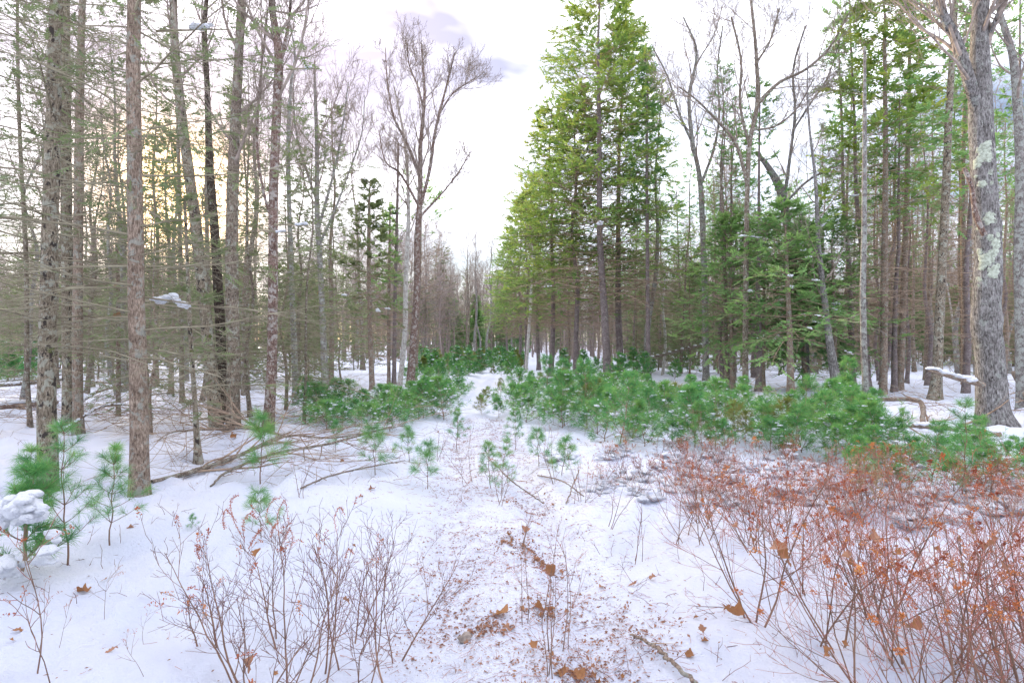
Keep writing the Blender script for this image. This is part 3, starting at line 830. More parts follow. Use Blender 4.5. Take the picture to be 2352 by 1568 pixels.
# --- right, the hemlock wall along the trail
GREEN = dict(leaf='hemlock', twig='twig_brown', n2=15, n3=0, nfr=8, frond=0.19, rb=0.02, rtw=0.006, asc=24)
cone = lambda h: np.clip(1.02 - h, 0.03, 1) ** 0.6
hero_conifer([(1396, 880, 24), (1390, 750, 21), (1378, 550, 17), (1376, 300, 13), (1374, 100, 8)], 26, 'tallest hemlock on the right of the trail with leaning purple brown trunk', seed=41, Htop=20.5, mat='bark_purple',
             z0=3.6, dens=15, Lmax=4.9, Lfun=cone, base_ang=86, green_from=0.24, green_p=0.95, tint0=0.62, **GREEN)
hero_bare([(1208, 852, 9), (1214, 770, 9), (1219, 700, 8), (1222, 600, 6)], 36, 'pale leaning birch trunk at the trail bend', name='birch_tree', seed=46, Htop=9, mat='bark_pale', t0=0.6, n1=6, L1=1.2, rmin=0.006, S=10)
hero_conifer([(1490, 878, 13), (1488, 700, 11), (1486, 450, 9), (1486, 250, 6)], 25, 'thin dark conifer between the hemlocks and the lichened tree', name='spruce_tree', seed=47, Htop=15, mat='bark_purple', z0=2.5, dens=9, Lmax=2.1, base_ang=84, green_from=0.45, green_p=0.55, leaf='hemlock_dark', twig='twig_brown', n2=10, n3=1, nfr=3, frond=0.26, rtw=0.005)
hero_bare([(1522, 848, 8), (1528, 780, 8), (1522, 700, 7), (1530, 620, 5)], 32, 'crooked white sapling trunk among dark trunks', name='birch_tree', seed=48, mat='bark_pale', crown=False, S=8)
hero_bare([(1622, 862, 18), (1620, 760, 17), (1618, 640, 16), (1612, 480, 15), (1606, 400, 13), (1590, 320, 11), (1583, 220, 9), (1600, 120, 7), (1570, 40, 4)], 25, 'lichened grey tree with a forked crown right of the hemlocks', seed=49, mat='bark_ashy',
          limbs=[[(1608, 430, 10), (1640, 340, 8), (1652, 260, 7), (1648, 160, 5), (1660, 60, 4)], [(1595, 340, 8), (1560, 260, 7), (1535, 180, 5), (1500, 110, 4)], [(1583, 230, 7), (1600, 150, 5), (1640, 80, 4), (1660, 10, 3)]],
          t0=0.5, n1=12, L1=2.6, ang=38, up=0.10, rmin=0.005)
hero_bare([(1712, 905, 17), (1712, 780, 15), (1714, 600, 14), (1716, 450, 13), (1722, 330, 12), (1740, 230, 12), (1735, 100, 9), (1725, 0, 7)], 19.5, 'twisted tree with great arching limbs behind the young hemlock', seed=50, Htop=15, mat='bark_grey',
          limbs=[[(1716, 420, 12), (1690, 330, 10), (1640, 270, 8), (1600, 230, 6), (1560, 200, 4)], [(1738, 240, 12), (1790, 190, 10), (1850, 160, 9), (1905, 110, 7), (1950, 30, 5)],
                 [(1722, 340, 9), (1700, 240, 8), (1702, 140, 7), (1680, 40, 6)], [(1735, 150, 8), (1770, 90, 6), (1790, 20, 5)], [(1725, 300, 7), (1780, 290, 6), (1830, 250, 5), (1870, 180, 3)]],
          t0=0.4, n1=14, L1=2.8, ang=45, up=0.06, rmin=0.0045)
hero_bare([(1795, 480, 22), (1782, 420, 24), (1770, 385, 20), (1742, 352, 12)], 22, 'x', name='broken_stem', seed=51, mat='bark_oak', crown=False) if False else None
hero_bare([(1852, 890, 20), (1846, 760, 20), (1822, 600, 20), (1800, 470, 22), (1788, 425, 22), (1765, 385, 16), (1738, 350, 9)], 22, 'bent broken trunk with a hooked snowy top above the young hemlock', name='broken_tree', seed=52, mat='bark_oak', crown=False,
          limbs=[[(1800, 470, 12), (1812, 380, 10), (1826, 260, 8), (1822, 160, 7), (1850, 60, 5)], [(1822, 300, 7), (1860, 240, 6), (1900, 180, 5), (1930, 90, 3)], [(1800, 470, 9), (1850, 420, 7), (1900, 390, 5), (1930, 380, 3)]], L1=2.4, ang=40, rmin=0.005, n2=6, n3=6, n4=3)
hero_conifer([(1816, 912, 21), (1814, 780, 16), (1808, 620, 10), (1802, 470, 3)], 18.5, 'young dark green hemlock with wide drooping boughs behind the pine thicket', seed=53, mat='bark_brown',
             z0=1.9, dens=14, Lmax=3.5, Lfun=lambda h: np.clip(1.08 - h, 0.06, 1) ** 0.7, base_ang=92, green_from=0.17, green_p=1.0, leaf='hemlock_dark', twig='twig_brown', n2=13, n3=1, nfr=5, frond=0.175, rb=0.016, rtw=0.005, droop=-0.035, tint0=0.6, inner=0.05)
# --- right, near
hero_conifer([(1996, 972, 20), (1988, 880, 17), (1982, 700, 16), (1985, 500, 14), (1986, 300, 11), (1986, 108, 7)], 12.2, 'slim grey snag with a snapped top right of the young hemlock', name='snag', seed=55, mat='bark_ashy', S=12,
             z0=1.3, dens=7, Lmax=0.9, Lfun=lambda h: 0.5 + 0 * h, base_ang=86, green_from=2, nfr=0, n2=5, n3=1, twig='twig_grey', rtw=0.003)
hero_conifer([(2028, 916, 20), (2030, 800, 19), (2032, 600, 17), (2034, 350, 13), (2032, 100, 9)], 19.5, 'straight hemlock with a thick green top right of the grey snag', seed=56, Htop=14.5, mat='bark_brown',
             z0=2.2, dens=12, Lmax=2.7, Lfun=lambda h: np.clip(1.3 - h, 0.12, 1) * np.clip(0.5 + h, 0, 1), base_ang=84, green_from=0.38, green_p=0.85, leaf='hemlock', twig='twig_brown', n2=11, n3=1, nfr=4, frond=0.28, rb=0.014, rtw=0.0045, tint0=0.6)
hero_conifer([(2066, 898, 22), (2070, 800, 18), (2078, 600, 16), (2085, 350, 12), (2090, 100, 8)], 21, 'conifer trunk with buttressed foot second right of the grey snag', name='spruce_tree', seed=57, Htop=15, mat='bark_brown',
             z0=2.0, dens=10, Lmax=2.3, base_ang=84, green_from=0.45, green_p=0.7, leaf='hemlock_dark', twig='twig_brown', n2=9, n3=1, nfr=3, frond=0.26, rtw=0.0045)
hero_conifer([(2148, 930, 32), (2154, 820, 24), (2162, 650, 22), (2172, 450, 20), (2180, 250, 17), (2192, 60, 13)], 17.5, 'blotched trunk halfway between the snag and the big lichened tree', name='spruce_tree', seed=58, Htop=14, mat='bark_spotted', S=16,
             z0=2.0, dens=7, Lmax=2.2, Lfun=flat_top, base_ang=86, green_from=0.35, green_p=0.6, leaf='hemlock_dark', twig='twig_brown', n2=9, n3=2, nfr=3, frond=0.22, rtw=0.004)
def oak_extra(base, P, R, rng):
    out = []
    q = smooth_path(np.array([np.append(at(u, v, 10.9) - base, 0.5 * w / F * 11) for u, v, w in [(2262, 540, 12), (2240, 490, 11), (2232, 430, 9), (2215, 388, 10)]]), 18)
    mb = MB(); trunk_tube(mb, q[:, :3], q[:, 3], 8, rng, rough=0.08); out.append(('dead_limb', mb.mesh('dead_limb', M['bark_red'])))
    q = smooth_path(np.array([np.append(at(u, v, 10.9) - base, 0.5 * w / F * 11) for u, v, w in [(2260, 884, 12), (2210, 872, 12), (2170, 860, 9), (2135, 850, 6)]]), 18)
    mb = MB(); trunk_tube(mb, q[:, :3], q[:, 3], 8, rng, rough=0.08)
    P1 = q[None, :, :3]; R1 = q[None, :, 3]
    tubes(mb, *grow(*[kids(P1, R1, 14, 0.3, 1, 50, 12, rng)[k] for k in (2, 3)], rng.uniform(0.2, 0.6, 14), np.full(14, 0.005), 4, 0.1, (0, 0, 0.02), rng), S=3)
    out.append(('dead_limb', mb.mesh('dead_limb', M['bark_brown'])))
    mb = MB(); pos = q[3:, :3] + [0, 0, 0.05]; blobs(mb, pos + rng.normal(0, 0.01, pos.shape), rng.uniform(0.05, 0.085, len(pos)), rng, 0.5)
    out.append(('snow_cap', mb.mesh('snow_cap', M['snow'])))
    # pale lichen crusts standing a little proud of the bark
    for (u, v, w) in [(2264, 345, 46), (2256, 368, 34), (2278, 395, 22), (2262, 420, 24), (2275, 500, 36), (2288, 560, 34), (2270, 595, 42), (2282, 625, 38), (2262, 640, 22), (2285, 508, 20), (2288, 345, 18), (2258, 575, 20), (2270, 330, 24), (2272, 362, 28), (2282, 580, 30), (2266, 610, 26), (2290, 612, 18), (2250, 400, 12), (2278, 420, 12), (2262, 520, 14), (2292, 540, 16), (2276, 545, 20), (2258, 655, 14), (2280, 300, 12), (2300, 590, 12)]:
        z = (at(u, v, 11)[2] - base[2])
        c = np.array([np.interp(z, P[:, 2], P[:, k]) for k in range(3)]); rr = np.interp(z, P[:, 2], R)
        x0 = at(u, v, 11)[0] - base[0] - c[0]
        th0 = math.asin(max(-0.98, min(0.98, x0 / rr)))
        hw = 0.55 * w / F * 11
        nr, na = 5, 30
        V = []
        ph = rng.uniform(0, 6.28, 3)
        for i in range(nr + 1):
            for j in range(na):
                a = 2 * math.pi * j / na
                e = (0.95 + 0.13 * math.sin(2 * a + ph[0]) + 0.12 * math.sin(5 * a + ph[1]) + 0.10 * math.sin(11 * a + ph[2])) * i / nr
                dz = hw * e * math.sin(a) * 1.0; th = th0 + hw / rr * e * math.cos(a)
                rz = rr * 1.0 + (0.006 if i < nr - 1 else -0.014) + 0.003 * math.sin(7 * a + i)
                V.append((c[0] + rz * math.sin(th), c[1] - rz * math.cos(th), z + dz))
        Fq = [(i * na + j, i * na + (j + 1) % na, (i + 1) * na + (j + 1) % na, (i + 1) * na + j) for i in range(nr) for j in range(na)]
        mb = MB(); mb.add(V, f4=Fq); out.append(('lichen_patch', mb.mesh('lichen_patch', M['lichen'])))
    return out
M['lichen'] = twig_mat('lichen', (0.27, 0.29, 0.23), (0.50, 0.54, 0.44), 22)
hero_bare([(2288, 992, 88), (2280, 930, 72), (2272, 800, 66), (2264, 740, 66), (2270, 600, 62), (2262, 450, 58), (2254, 300, 56), (2250, 190, 54), (2250, 90, 42), (2252, 0, 38)], 11.2, 'biggest tree, grey and patched with pale lichen, at the right', seed=60, Htop=15, mat='bark_oak', S=48, n=150, flare=0.28,
          trunkkw=dict(rough=0.022, furrow=0.035, burls=[(2.15, 3.6, 0.16, 0.30), (4.0, 3.4, 0.12, 0.2)]),
          limbs=[[(2244, 250, 34), (2222, 170, 34), (2195, 90, 30), (2160, 20, 24), (2130, -60, 18)], [(2262, 100, 12), (2290, 40, 10), (2310, -40, 8)]], t0=0.62, n1=12, L1=3.0, rmin=0.004, extra=oak_extra)
hero_bare([(2350, 962, 30), (2346, 800, 27), (2342, 600, 26), (2345, 400, 25), (2338, 250, 22), (2326, 130, 18), (2300, 40, 14), (2290, -20, 10)], 14, 'grey blotched tree at the right edge behind the biggest tree', seed=61, Htop=13, mat='bark_ashy', t0=0.4, n1=14, L1=2.4, rmin=0.004)
hero_conifer([(2215, 880, 14), (2214, 700, 13), (2212, 400, 11), (2220, 150, 8)], 24, 'thin conifer trunk close behind the biggest tree', name='spruce_tree', seed=62, Htop=16, mat='bark_brown', z0=2, dens=9, Lmax=2.2, base_ang=85, green_from=0.35, green_p=0.7, leaf='hemlock_dark', twig='twig_brown', n2=9, n3=1, rtw=0.005)
hero_bare([(1935, 935, 40), (1918, 860, 26), (1905, 780, 20), (1895, 700, 16), (1880, 560, 12)], 18.2, 'leaning grey trunk with a swollen foot left of the slim snag', seed=63, Htop=11, mat='bark_oak', flare=0.5, t0=0.4, n1=10, L1=1.8, rmin=0.004)

# ================================================================== FURTHER TREES, copies of a few prototypes
def proto_bare(seed, H, r, mat, twig, t0=0.4, n1=14, L1=2.2, ang=35, rmin=0.006, **kw):
    rng = rng_(seed); P, R = local_trunk(H, r, rng, 0.02, 0.10, 34, 0.12)
    mb = bare_crown(P, R, rng, t0=t0, n1=n1, L1=L1, ang=ang, rmin=rmin, n2=6, n3=5, n4=3, up=0.10, S1=4, **kw)
    return [('trunk', trunk_mesh(P, R, rng, mat, S=9, flare=0.3)), ('crown', mb.mesh('crown', M[twig]))]
def proto_con(seed, H, r, mat, **kw):
    rng = rng_(seed); P, R = local_trunk(H, r, rng, 0.012, 0.06, 30, 0.15)
    mw, ml = conifer(P, R, rng, **kw)
    out = [('trunk', trunk_mesh(P, R, rng, mat, S=9, flare=0.3)), ('branches', mw.mesh('branches', M[kw.get('twig', 'twig_brown')]))]
    if ml.n: out.append(('foliage', ml.mesh('foliage', M[kw.get('leaf', 'hemlock')], smooth=False)))
    return out
BARE = [proto_bare(101, 13, 0.13, 'bark_grey', 'twig_grey'), proto_bare(102, 14, 0.15, 'bark_ashy', 'twig_grey', t0=0.45), proto_bare(103, 12, 0.11, 'bark_purple', 'twig_brown'),
        proto_bare(104, 15, 0.16, 'bark_grey', 'twig_grey', t0=0.35, L1=2.8), proto_bare(105, 10, 0.08, 'bark_ashy', 'twig_grey', t0=0.3, L1=1.6)]
dead_kw = dict(z0=0.9, dens=8.5, Lmax=1.9, Lfun=flat_top, base_ang=85, n2=8, n3=2, rtw=0.0048, rb=0.011, frond=0.2, nfr=3, inner=0.1)
SPR_L = [proto_con(111, 13, 0.12, 'bark_brown', green_from=0.30, green_p=0.55, leaf='dull_needles', twig='twig_lichen', **dead_kw),
         proto_con(112, 11, 0.10, 'bark_grey', green_from=0.22, green_p=0.65, leaf='dull_needles', twig='twig_lichen', **dead_kw),
         proto_con(113, 9, 0.08, 'bark_brown', green_from=0.10, green_p=0.7, leaf='dull_needles', twig='twig_lichen', **dead_kw)]
SPR_R = [proto_con(121, 15, 0.14, 'bark_brown', green_from=0.45, green_p=0.5, leaf='hemlock_dark', twig='twig_brown', **dead_kw),
         proto_con(122, 13, 0.12, 'bark_purple', green_from=0.4, green_p=0.6, leaf='hemlock_dark', twig='twig_brown', **dead_kw),
         proto_con(123, 14, 0.11, 'bark_grey', green_from=0.5, green_p=0.4, leaf='hemlock_dark', twig='twig_brown', **dead_kw)]
SPR_N = [proto_con(117, 9, 0.055, 'bark_grey', z0=0.6, dens=11, Lmax=2.3, Lfun=flat_top, base_ang=86, n2=10, n3=4, rtw=0.003, rb=0.011, frond=0.15, nfr=3, inner=0.1, green_from=0.05, green_p=0.6, leaf='dull_needles', twig='twig_lichen', tmpl=FROND_FINE),
         proto_con(118, 6, 0.04, 'bark_brown', z0=0.5, dens=12, Lmax=1.9, Lfun=flat_top, base_ang=88, n2=10, n3=3, rtw=0.003, rb=0.009, frond=0.15, nfr=3, inner=0.1, green_from=0.0, green_p=0.8, leaf='dull_needles', twig='twig_lichen', tmpl=FROND_FINE)]
UNDER = [proto_con(119, 6.5, 0.05, 'bark_brown', z0=0.5, dens=10, Lmax=2.1, Lfun=flat_top, base_ang=88, n2=9, n3=2, rtw=0.0055, rb=0.011, frond=0.24, nfr=3, inner=0.1, green_from=0.0, green_p=0.55, leaf='dull_needles', twig='twig_lichen'),
         proto_con(120, 5, 0.045, 'bark_grey', z0=0.3, dens=13, Lmax=1.8, Lfun=flat_top, base_ang=86, n2=9, n3=2, rtw=0.0055, rb=0.010, frond=0.24, nfr=2, inner=0.1, green_from=0.0, green_p=0.35, leaf='dull_needles', twig='twig_brown')]
LUSH = [proto_con(131, 8, 0.10, 'bark_brown', z0=0.7, dens=13, Lmax=2.3, Lfun=lambda h: np.clip(1.05 - h, 0.06, 1) ** 0.75, base_ang=90, n2=11, n3=0, green_from=0.08, leaf='hemlock_dark', twig='twig_brown', frond=0.32, nfr=4, rtw=0.006, droop=-0.03, inner=0.05, tint0=0.55)]
BIRCH = [proto_bare(141, 11, 0.09, 'bark_pale', 'twig_grey', t0=0.45, n1=12, L1=1.5)]

used = []
HERO = [(o, o['label']) for o in COL.objects if o.get('category') == 'tree']
SHORT = {}
seen_lab = {}
def near_label(kind, x, y):
    u = x / y
    best = min(HERO, key=lambda q: abs(q[0].location.x / q[0].location.y - u) + (0.0 if q[0].location.y < y else 0.6))
    side = 'left' if u < best[0].location.x / best[0].location.y else 'right'
    hw = best[1].replace(',', '').split()
    cut = next((i for i, w in enumerate(hw) if i > 2 and w in ('with', 'behind', 'beside', 'at', 'before', 'of', 'right', 'left', 'among', 'that', 'whose', 'between', 'in', 'just', 'close', 'halfway', 'flecked', 'bending', 'touching', 'dotted', 'second')), min(len(hw), 6))
    lab = '%s farther back, %s of the %s' % (kind, side, ' '.join(hw[:cut][:6]))
    n = seen_lab.get(lab, 0); seen_lab[lab] = n + 1
    return lab if n == 0 else ['second', 'third', 'fourth', 'fifth', 'sixth', 'seventh', 'eighth'][min(n - 1, 6)] + ' ' + lab
def scatter(n, seed, region, protos, weights, names, labels, group, smin=0.8, smax=1.15, gap=1.0, short=None):
    """region(rng) -> x, y; skips the trail and spots already taken"""
    rng = rng_(seed); k = 0; tries = 0
    while k < n and tries < n * 40:
        tries += 1
        x, y = region(rng)
        if any((x - a) ** 2 + (y - b) ** 2 < gap * gap for a, b in used): continue
        used.append((x, y)); k += 1
        i = rng.choice(len(protos), p=weights)
        g = ground_pt(x, y)
        s = rng.uniform(smin, smax)
        lab = near_label(short[i], x, y) if short and y < 27 else labels[i]
        thing(names[i], protos[i], lab, 'tree', g - [0, 0, 0.04], rz=rng.uniform(0, 6.28), s=(s, s, s * rng.uniform(0.9, 1.12)), group=group[i], tilt=rng.normal(0, 0.02, 2))

def wedge(u0, u1, d0, d1, trail_clear=3.2, p=0.6):
    def f(rng):
        while True:
            d = d0 + (d1 - d0) * rng.uniform(0, 1) ** p
            u = rng.uniform(u0, u1)
            x = (u - 1176) / F * d
            if abs(x - float(trail_x(d))) > trail_clear: return x, d
    return f

PL = BARE[:2] + [BARE[3], BARE[4]] + SPR_L
NL = ['bare_tree'] * 4 + ['spruce_tree'] * 3
LL = ['bare grey tree standing in the woods left of the trail'] * 4 + ['thin lichened conifer with dead lower branches in the left woods'] * 3
GL = ['bare trees in the left woods'] * 4 + ['conifers in the left woods'] * 3
scatter(18, 201, wedge(-150, 800, 13, 24), PL, [.08, .08, .06, .12, .26, .22, .18], NL, LL, GL, gap=1.2, short=['bare tree', 'ashen bare tree', 'tall bare tree', 'slim bare tree', 'lichened conifer', 'grey conifer', 'short conifer'])
scatter(38, 202, wedge(-200, 930, 24, 62, 4.0), PL, [.15, .15, .14, .10, .18, .16, .12], NL, LL, GL, gap=1.5)
PR = SPR_R + [BARE[2], BARE[1], LUSH[0], BIRCH[0]]
NR = ['spruce_tree'] * 3 + ['bare_tree'] * 2 + ['hemlock_tree', 'birch_tree']
LR = ['straight brown conifer trunk in the dark stand on the right'] * 3 + ['bare tree rising inside the right hand woods'] * 2 + ['leafy green hemlock in the right hand woods', 'pale trunked tree in the right hand woods']
GR = ['conifers in the right woods'] * 3 + ['bare trees in the right woods'] * 2 + ['small hemlocks in the right woods', 'pale trees in the right woods']
scatter(24, 203, wedge(1640, 2500, 17, 27), PR, [.20, .20, .18, .18, .14, .04, .06], NR, LR, GR, gap=1.3, short=['brown conifer', 'dark conifer', 'grey conifer', 'purplish bare tree', 'ashen bare tree', 'leafy hemlock', 'pale birch'])
scatter(122, 204, wedge(1440, 2600, 27, 62, 4.0), PR, [.19, .17, .16, .19, .19, .03, .07], NR, LR, GR, gap=1.2)
scatter(18, 205, wedge(1240, 1480, 32, 70, 5.0), PR, [.30, .26, .2, .06, .06, .06, .06], NR, LR, GR, gap=1.3, smax=0.9, smin=0.6)
HEM = proto_con(135, 14, 0.15, 'bark_purple', z0=2.6, dens=14, Lmax=3.9, Lfun=cone, base_ang=86, green_from=0.2, green_p=1.0, leaf='hemlock', twig='twig_brown', n2=13, n3=1, nfr=7, frond=0.195, rb=0.018, rtw=0.006, asc=24, tint0=0.6)
for (u, d, sc, lab) in [(1322, 28.5, 1.05, 'hemlock filling the wall left of the tallest one, slim trunk'), (1427, 29, 1.3, 'hemlock just right of the tallest one, thinner straight trunk'), (1265, 30.5, 1.04, 'bushy hemlock with brown trunk left of the tallest hemlock'), (1208, 38, 0.86, 'hemlock behind the pale leaning birch at the trail bend'), (1238, 40, 1.0, 'hemlock between the bushy hemlock and the pale leaning birch'),
                        (1166, 56, 0.85, 'far hemlock whose foliage overhangs the trail end'), (1196, 47, 1.0, 'hemlock second from the far end of the wall')]:
    g = ground_pt((u - 1176) / F * d, d); used.append((g[0], g[1]))
    thing('hemlock_tree', HEM, lab, 'tree', g - [0, 0, 0.04], rz=u * 1.3, s=sc)
YH = proto_con(136, 6.6, 0.10, 'bark_brown', z0=1.9, dens=15, Lmax=2.9, Lfun=lambda h: np.clip(1.08 - h, 0.06, 1) ** 0.65, base_ang=91, green_from=0.12, leaf='hemlock_dark', twig='twig_brown', n2=12, n3=1, nfr=5, frond=0.18, rb=0.013, rtw=0.005, droop=-0.03, inner=0.05, tint0=0.65)
for (u, d, sc, lab) in [(1684, 21.5, 1.0, 'slender bright green hemlock left of the young dark one'), (1912, 20.5, 0.95, 'young hemlock right of the drooping dark one'), (1752, 21.5, 0.98, 'young hemlock squeezed between the slender bright one and the drooping dark one')]:
    g = ground_pt((u - 1176) / F * d, d); used.append((g[0], g[1]))
    thing('hemlock_tree', YH, lab, 'tree', g - [0, 0, 0.04], rz=u * 0.7, s=sc)
# young shaded conifers with mostly dead wood filling the woods
scatter(7, 211, wedge(-260, 700, 8.5, 15), SPR_N, [.5, .5], ['spruce_tree'] * 2, ['thin young conifer of many fine dead boughs in the left woods'] * 2, ['young conifers near in the left woods'] * 2, gap=1.1, smin=0.7, short=['thin twiggy conifer', 'small twiggy conifer'])
scatter(44, 212, wedge(-150, 900, 15, 50, 4.0), UNDER, [.6, .4], ['spruce_tree'] * 2, ['shaded young conifer with brown lower boughs in the left woods'] * 2, ['young conifers in the left woods'] * 2, gap=1.2, smin=0.7)
scatter(62, 213, wedge(1460, 2500, 22, 55, 5.0), UNDER, [.35, .65], ['spruce_tree'] * 2, ['shaded young conifer with dead boughs in the right woods'] * 2, ['young conifers in the right woods'] * 2, gap=1.2, smin=0.7)
# far trees closing the view at the end of the trail
PC = [BARE[0], BARE[1], BARE[3], LUSH[0]]
scatter(66, 206, wedge(950, 1205, 60, 110, 0.0), PC, [.34, .33, .23, .10], ['bare_tree'] * 3 + ['hemlock_tree'], ['distant grey bare tree where the trail ends'] * 3 + ['distant dark evergreen where the trail ends'],
        ['distant trees at the trail end'] * 4, smin=0.8, smax=1.1, gap=1.5)

def far_proto(seed, H, con):
    rng = rng_(seed); P, R = local_trunk(H, 0.13, rng, 0.02, 0.1, 9, 0.15); mb = MB(); ml = MB()
    tubes(mb, P[None], R[None], 5)
    if con:
        i, t, b, d, r = kids(P[None], R[None], 70, 0.08, 0.97, 84, 8, rng)
        L = (0.5 + 1.5 * (1 - t)) * rng.uniform(0.6, 1.1, len(t))
        P1, R1 = grow(b, d, L, np.full(len(t), 0.016), 4, 0.07, (0, 0, -0.02), rng, 0.5); tubes(mb, P1, R1, 3)
        i, t1, b, d, r = kids(P1, R1, 7, 0.1, 1, 50, 10, rng, plane=0.7)
        P2, R2 = grow(b, d, L[i] * 0.4, np.full(len(i), 0.010), 3, 0.1, (0, 0, 0), rng, 0.6); tubes(mb, P2, R2, 3)
        k = rng.uniform(0, 1, len(P2)) < np.clip(b[:, 2] / H * 1.2, 0.1, 0.8)
        add_fronds(ml, P2[k][:, 1], P2[k][:, -1] - P2[k][:, 0], np.full(k.sum(), 0.36), rng, rng.uniform(0, 1, k.sum()))
    else:
        i, t, b, d, r = kids(P[None], R[None], 26, 0.25, 1, 42, 12, rng)
        L = rng.uniform(1.2, 3.4, len(t)) * (1.3 - 0.7 * t)
        P1, R1 = grow(b, d, L, np.maximum(r * 0.4, 0.016), 5, 0.1, (0, 0, 0.1), rng, 0.4); tubes(mb, P1, R1, 3)
        i, t, b, d, r = kids(P1, R1, 7, 0.1, 1, 40, 12, rng)
        P2, R2 = grow(b, d, L[i] * 0.45, np.full(len(t), 0.012), 4, 0.1, (0, 0, 0.08), rng, 0.5); tubes(mb, P2, R2, 3)
        i, t, b, d, r = kids(P2, R2, 4, 0.1, 1, 38, 12, rng)
        P3, R3 = grow(b, d, 0.7 * rng.uniform(0.5, 1, len(t)), np.full(len(t), 0.010), 3, 0.1, (0, 0, 0.08), rng, 0.5); tubes(mb, P3, R3, 3)
    me = mb.mesh('far_tree', [M['far_twig'], M['dull_needles']])
    if ml.n:
        n0 = sum(len(f) for f in mb.f3) + sum(len(f) for f in mb.f4)
        mb.v += ml.v; mb.t += ml.t; mb.f3 += [f + mb.n for f in ml.f3]; mb.n += ml.n
        me = mb.mesh('far_tree', [M['far_twig'], M['dull_needles']])
        k3 = sum(len(f) for f in mb.f3); k4 = sum(len(f) for f in mb.f4)
        mi = np.zeros(k3 + k4, np.int32); mi[k3 - sum(len(f) for f in ml.f3):k3] = 1
        me.polygons.foreach_set('material_index', mi)
    return me
def far_woods(name, seed, N, reg, con_share, coll=None, nk=3, lab='grey mass of woods closing the view behind the nearer trees', cat='woods', clear=True, sz=(0.7, 1.15)):
    """the mass of woods beyond the trees one can tell apart"""
    rng = rng_(seed)
    d, u = reg(rng, N); x = (u - 1176) / F * d
    ok = (np.abs(x - trail_x(d)) > 2.5 + 0.03 * d) | (d > 84)
    if not clear: ok = d > 0
    x, d = x[ok], d[ok]; n = len(x)
    me = bpy.data.meshes.new(name); me.vertices.add(n)
    me.vertices.foreach_set('co', np.stack([x, d, height(x, d) - 0.05], 1).astype(np.float32).ravel())
    for an, ty, val in (('which', 'INT', (rng.uniform(0, 1, n) < con_share).astype(np.int32) * 3 + rng.integers(0, nk, n).astype(np.int32)), ('turn', 'FLOAT', rng.uniform(0, 6.28, n).astype(np.float32)), ('size', 'FLOAT', rng.uniform(sz[0], sz[1], n).astype(np.float32))):
        a = me.attributes.new(an, ty, 'POINT'); a.data.foreach_set('value', val)
    o = link(name, me, kind='stuff'); tag(o, lab, cat)
    ng = bpy.data.node_groups.new(name, 'GeometryNodeTree')
    ng.interface.new_socket('Geometry', in_out='INPUT', socket_type='NodeSocketGeometry'); ng.interface.new_socket('Geometry', in_out='OUTPUT', socket_type='NodeSocketGeometry')
    nd = ng.nodes; gi = nd.new('NodeGroupInput'); go = nd.new('NodeGroupOutput')
    ip = nd.new('GeometryNodeInstanceOnPoints'); ci = nd.new('GeometryNodeCollectionInfo')
    ci.inputs['Collection'].default_value = coll or FARCOL; ci.inputs['Separate Children'].default_value = True; ci.inputs['Reset Children'].default_value = True
    def attr(nm, ty):
        a = nd.new('GeometryNodeInputNamedAttribute'); a.data_type = ty; a.inputs[0].default_value = nm
        return [q for q in a.outputs if q.enabled and q.name == 'Attribute'][0]
    ip.inputs['Pick Instance'].default_value = True
    cx = nd.new('ShaderNodeCombineXYZ'); ng.links.new(attr('turn', 'FLOAT'), cx.inputs[2])
    ng.links.new(gi.outputs[0], ip.inputs['Points']); ng.links.new(ci.outputs[0], ip.inputs['Instance'])
    ng.links.new(attr('which', 'INT'), ip.inputs['Instance Index']); ng.links.new(cx.outputs[0], ip.inputs['Rotation'])
    ng.links.new(attr('size', 'FLOAT'), ip.inputs['Scale']); ng.links.new(ip.outputs[0], go.inputs[0])
    md = o.modifiers.new('trees', 'NODES'); md.node_group = ng
FARCOL = bpy.data.collections.new('far_tree_kinds')
for q in range(6):
    FARCOL.objects.link(bpy.data.objects.new('far_tree_%d' % q, far_proto(310 + q, [13, 14, 12, 12, 10, 8][q], q >= 3)))
far_woods('far_woods', 300, 1500, lambda r, n: (r.uniform(58, 135, n), r.uniform(-700, 3100, n)), 0.35)
far_woods('far_thicket', 301, 1500, lambda r, n: (r.uniform(88, 165, n), r.uniform(-700, 3100, n)), 0.85, lab='low grey green thicket under the farthest trees', cat='thicket', clear=False, sz=(0.35, 0.8))

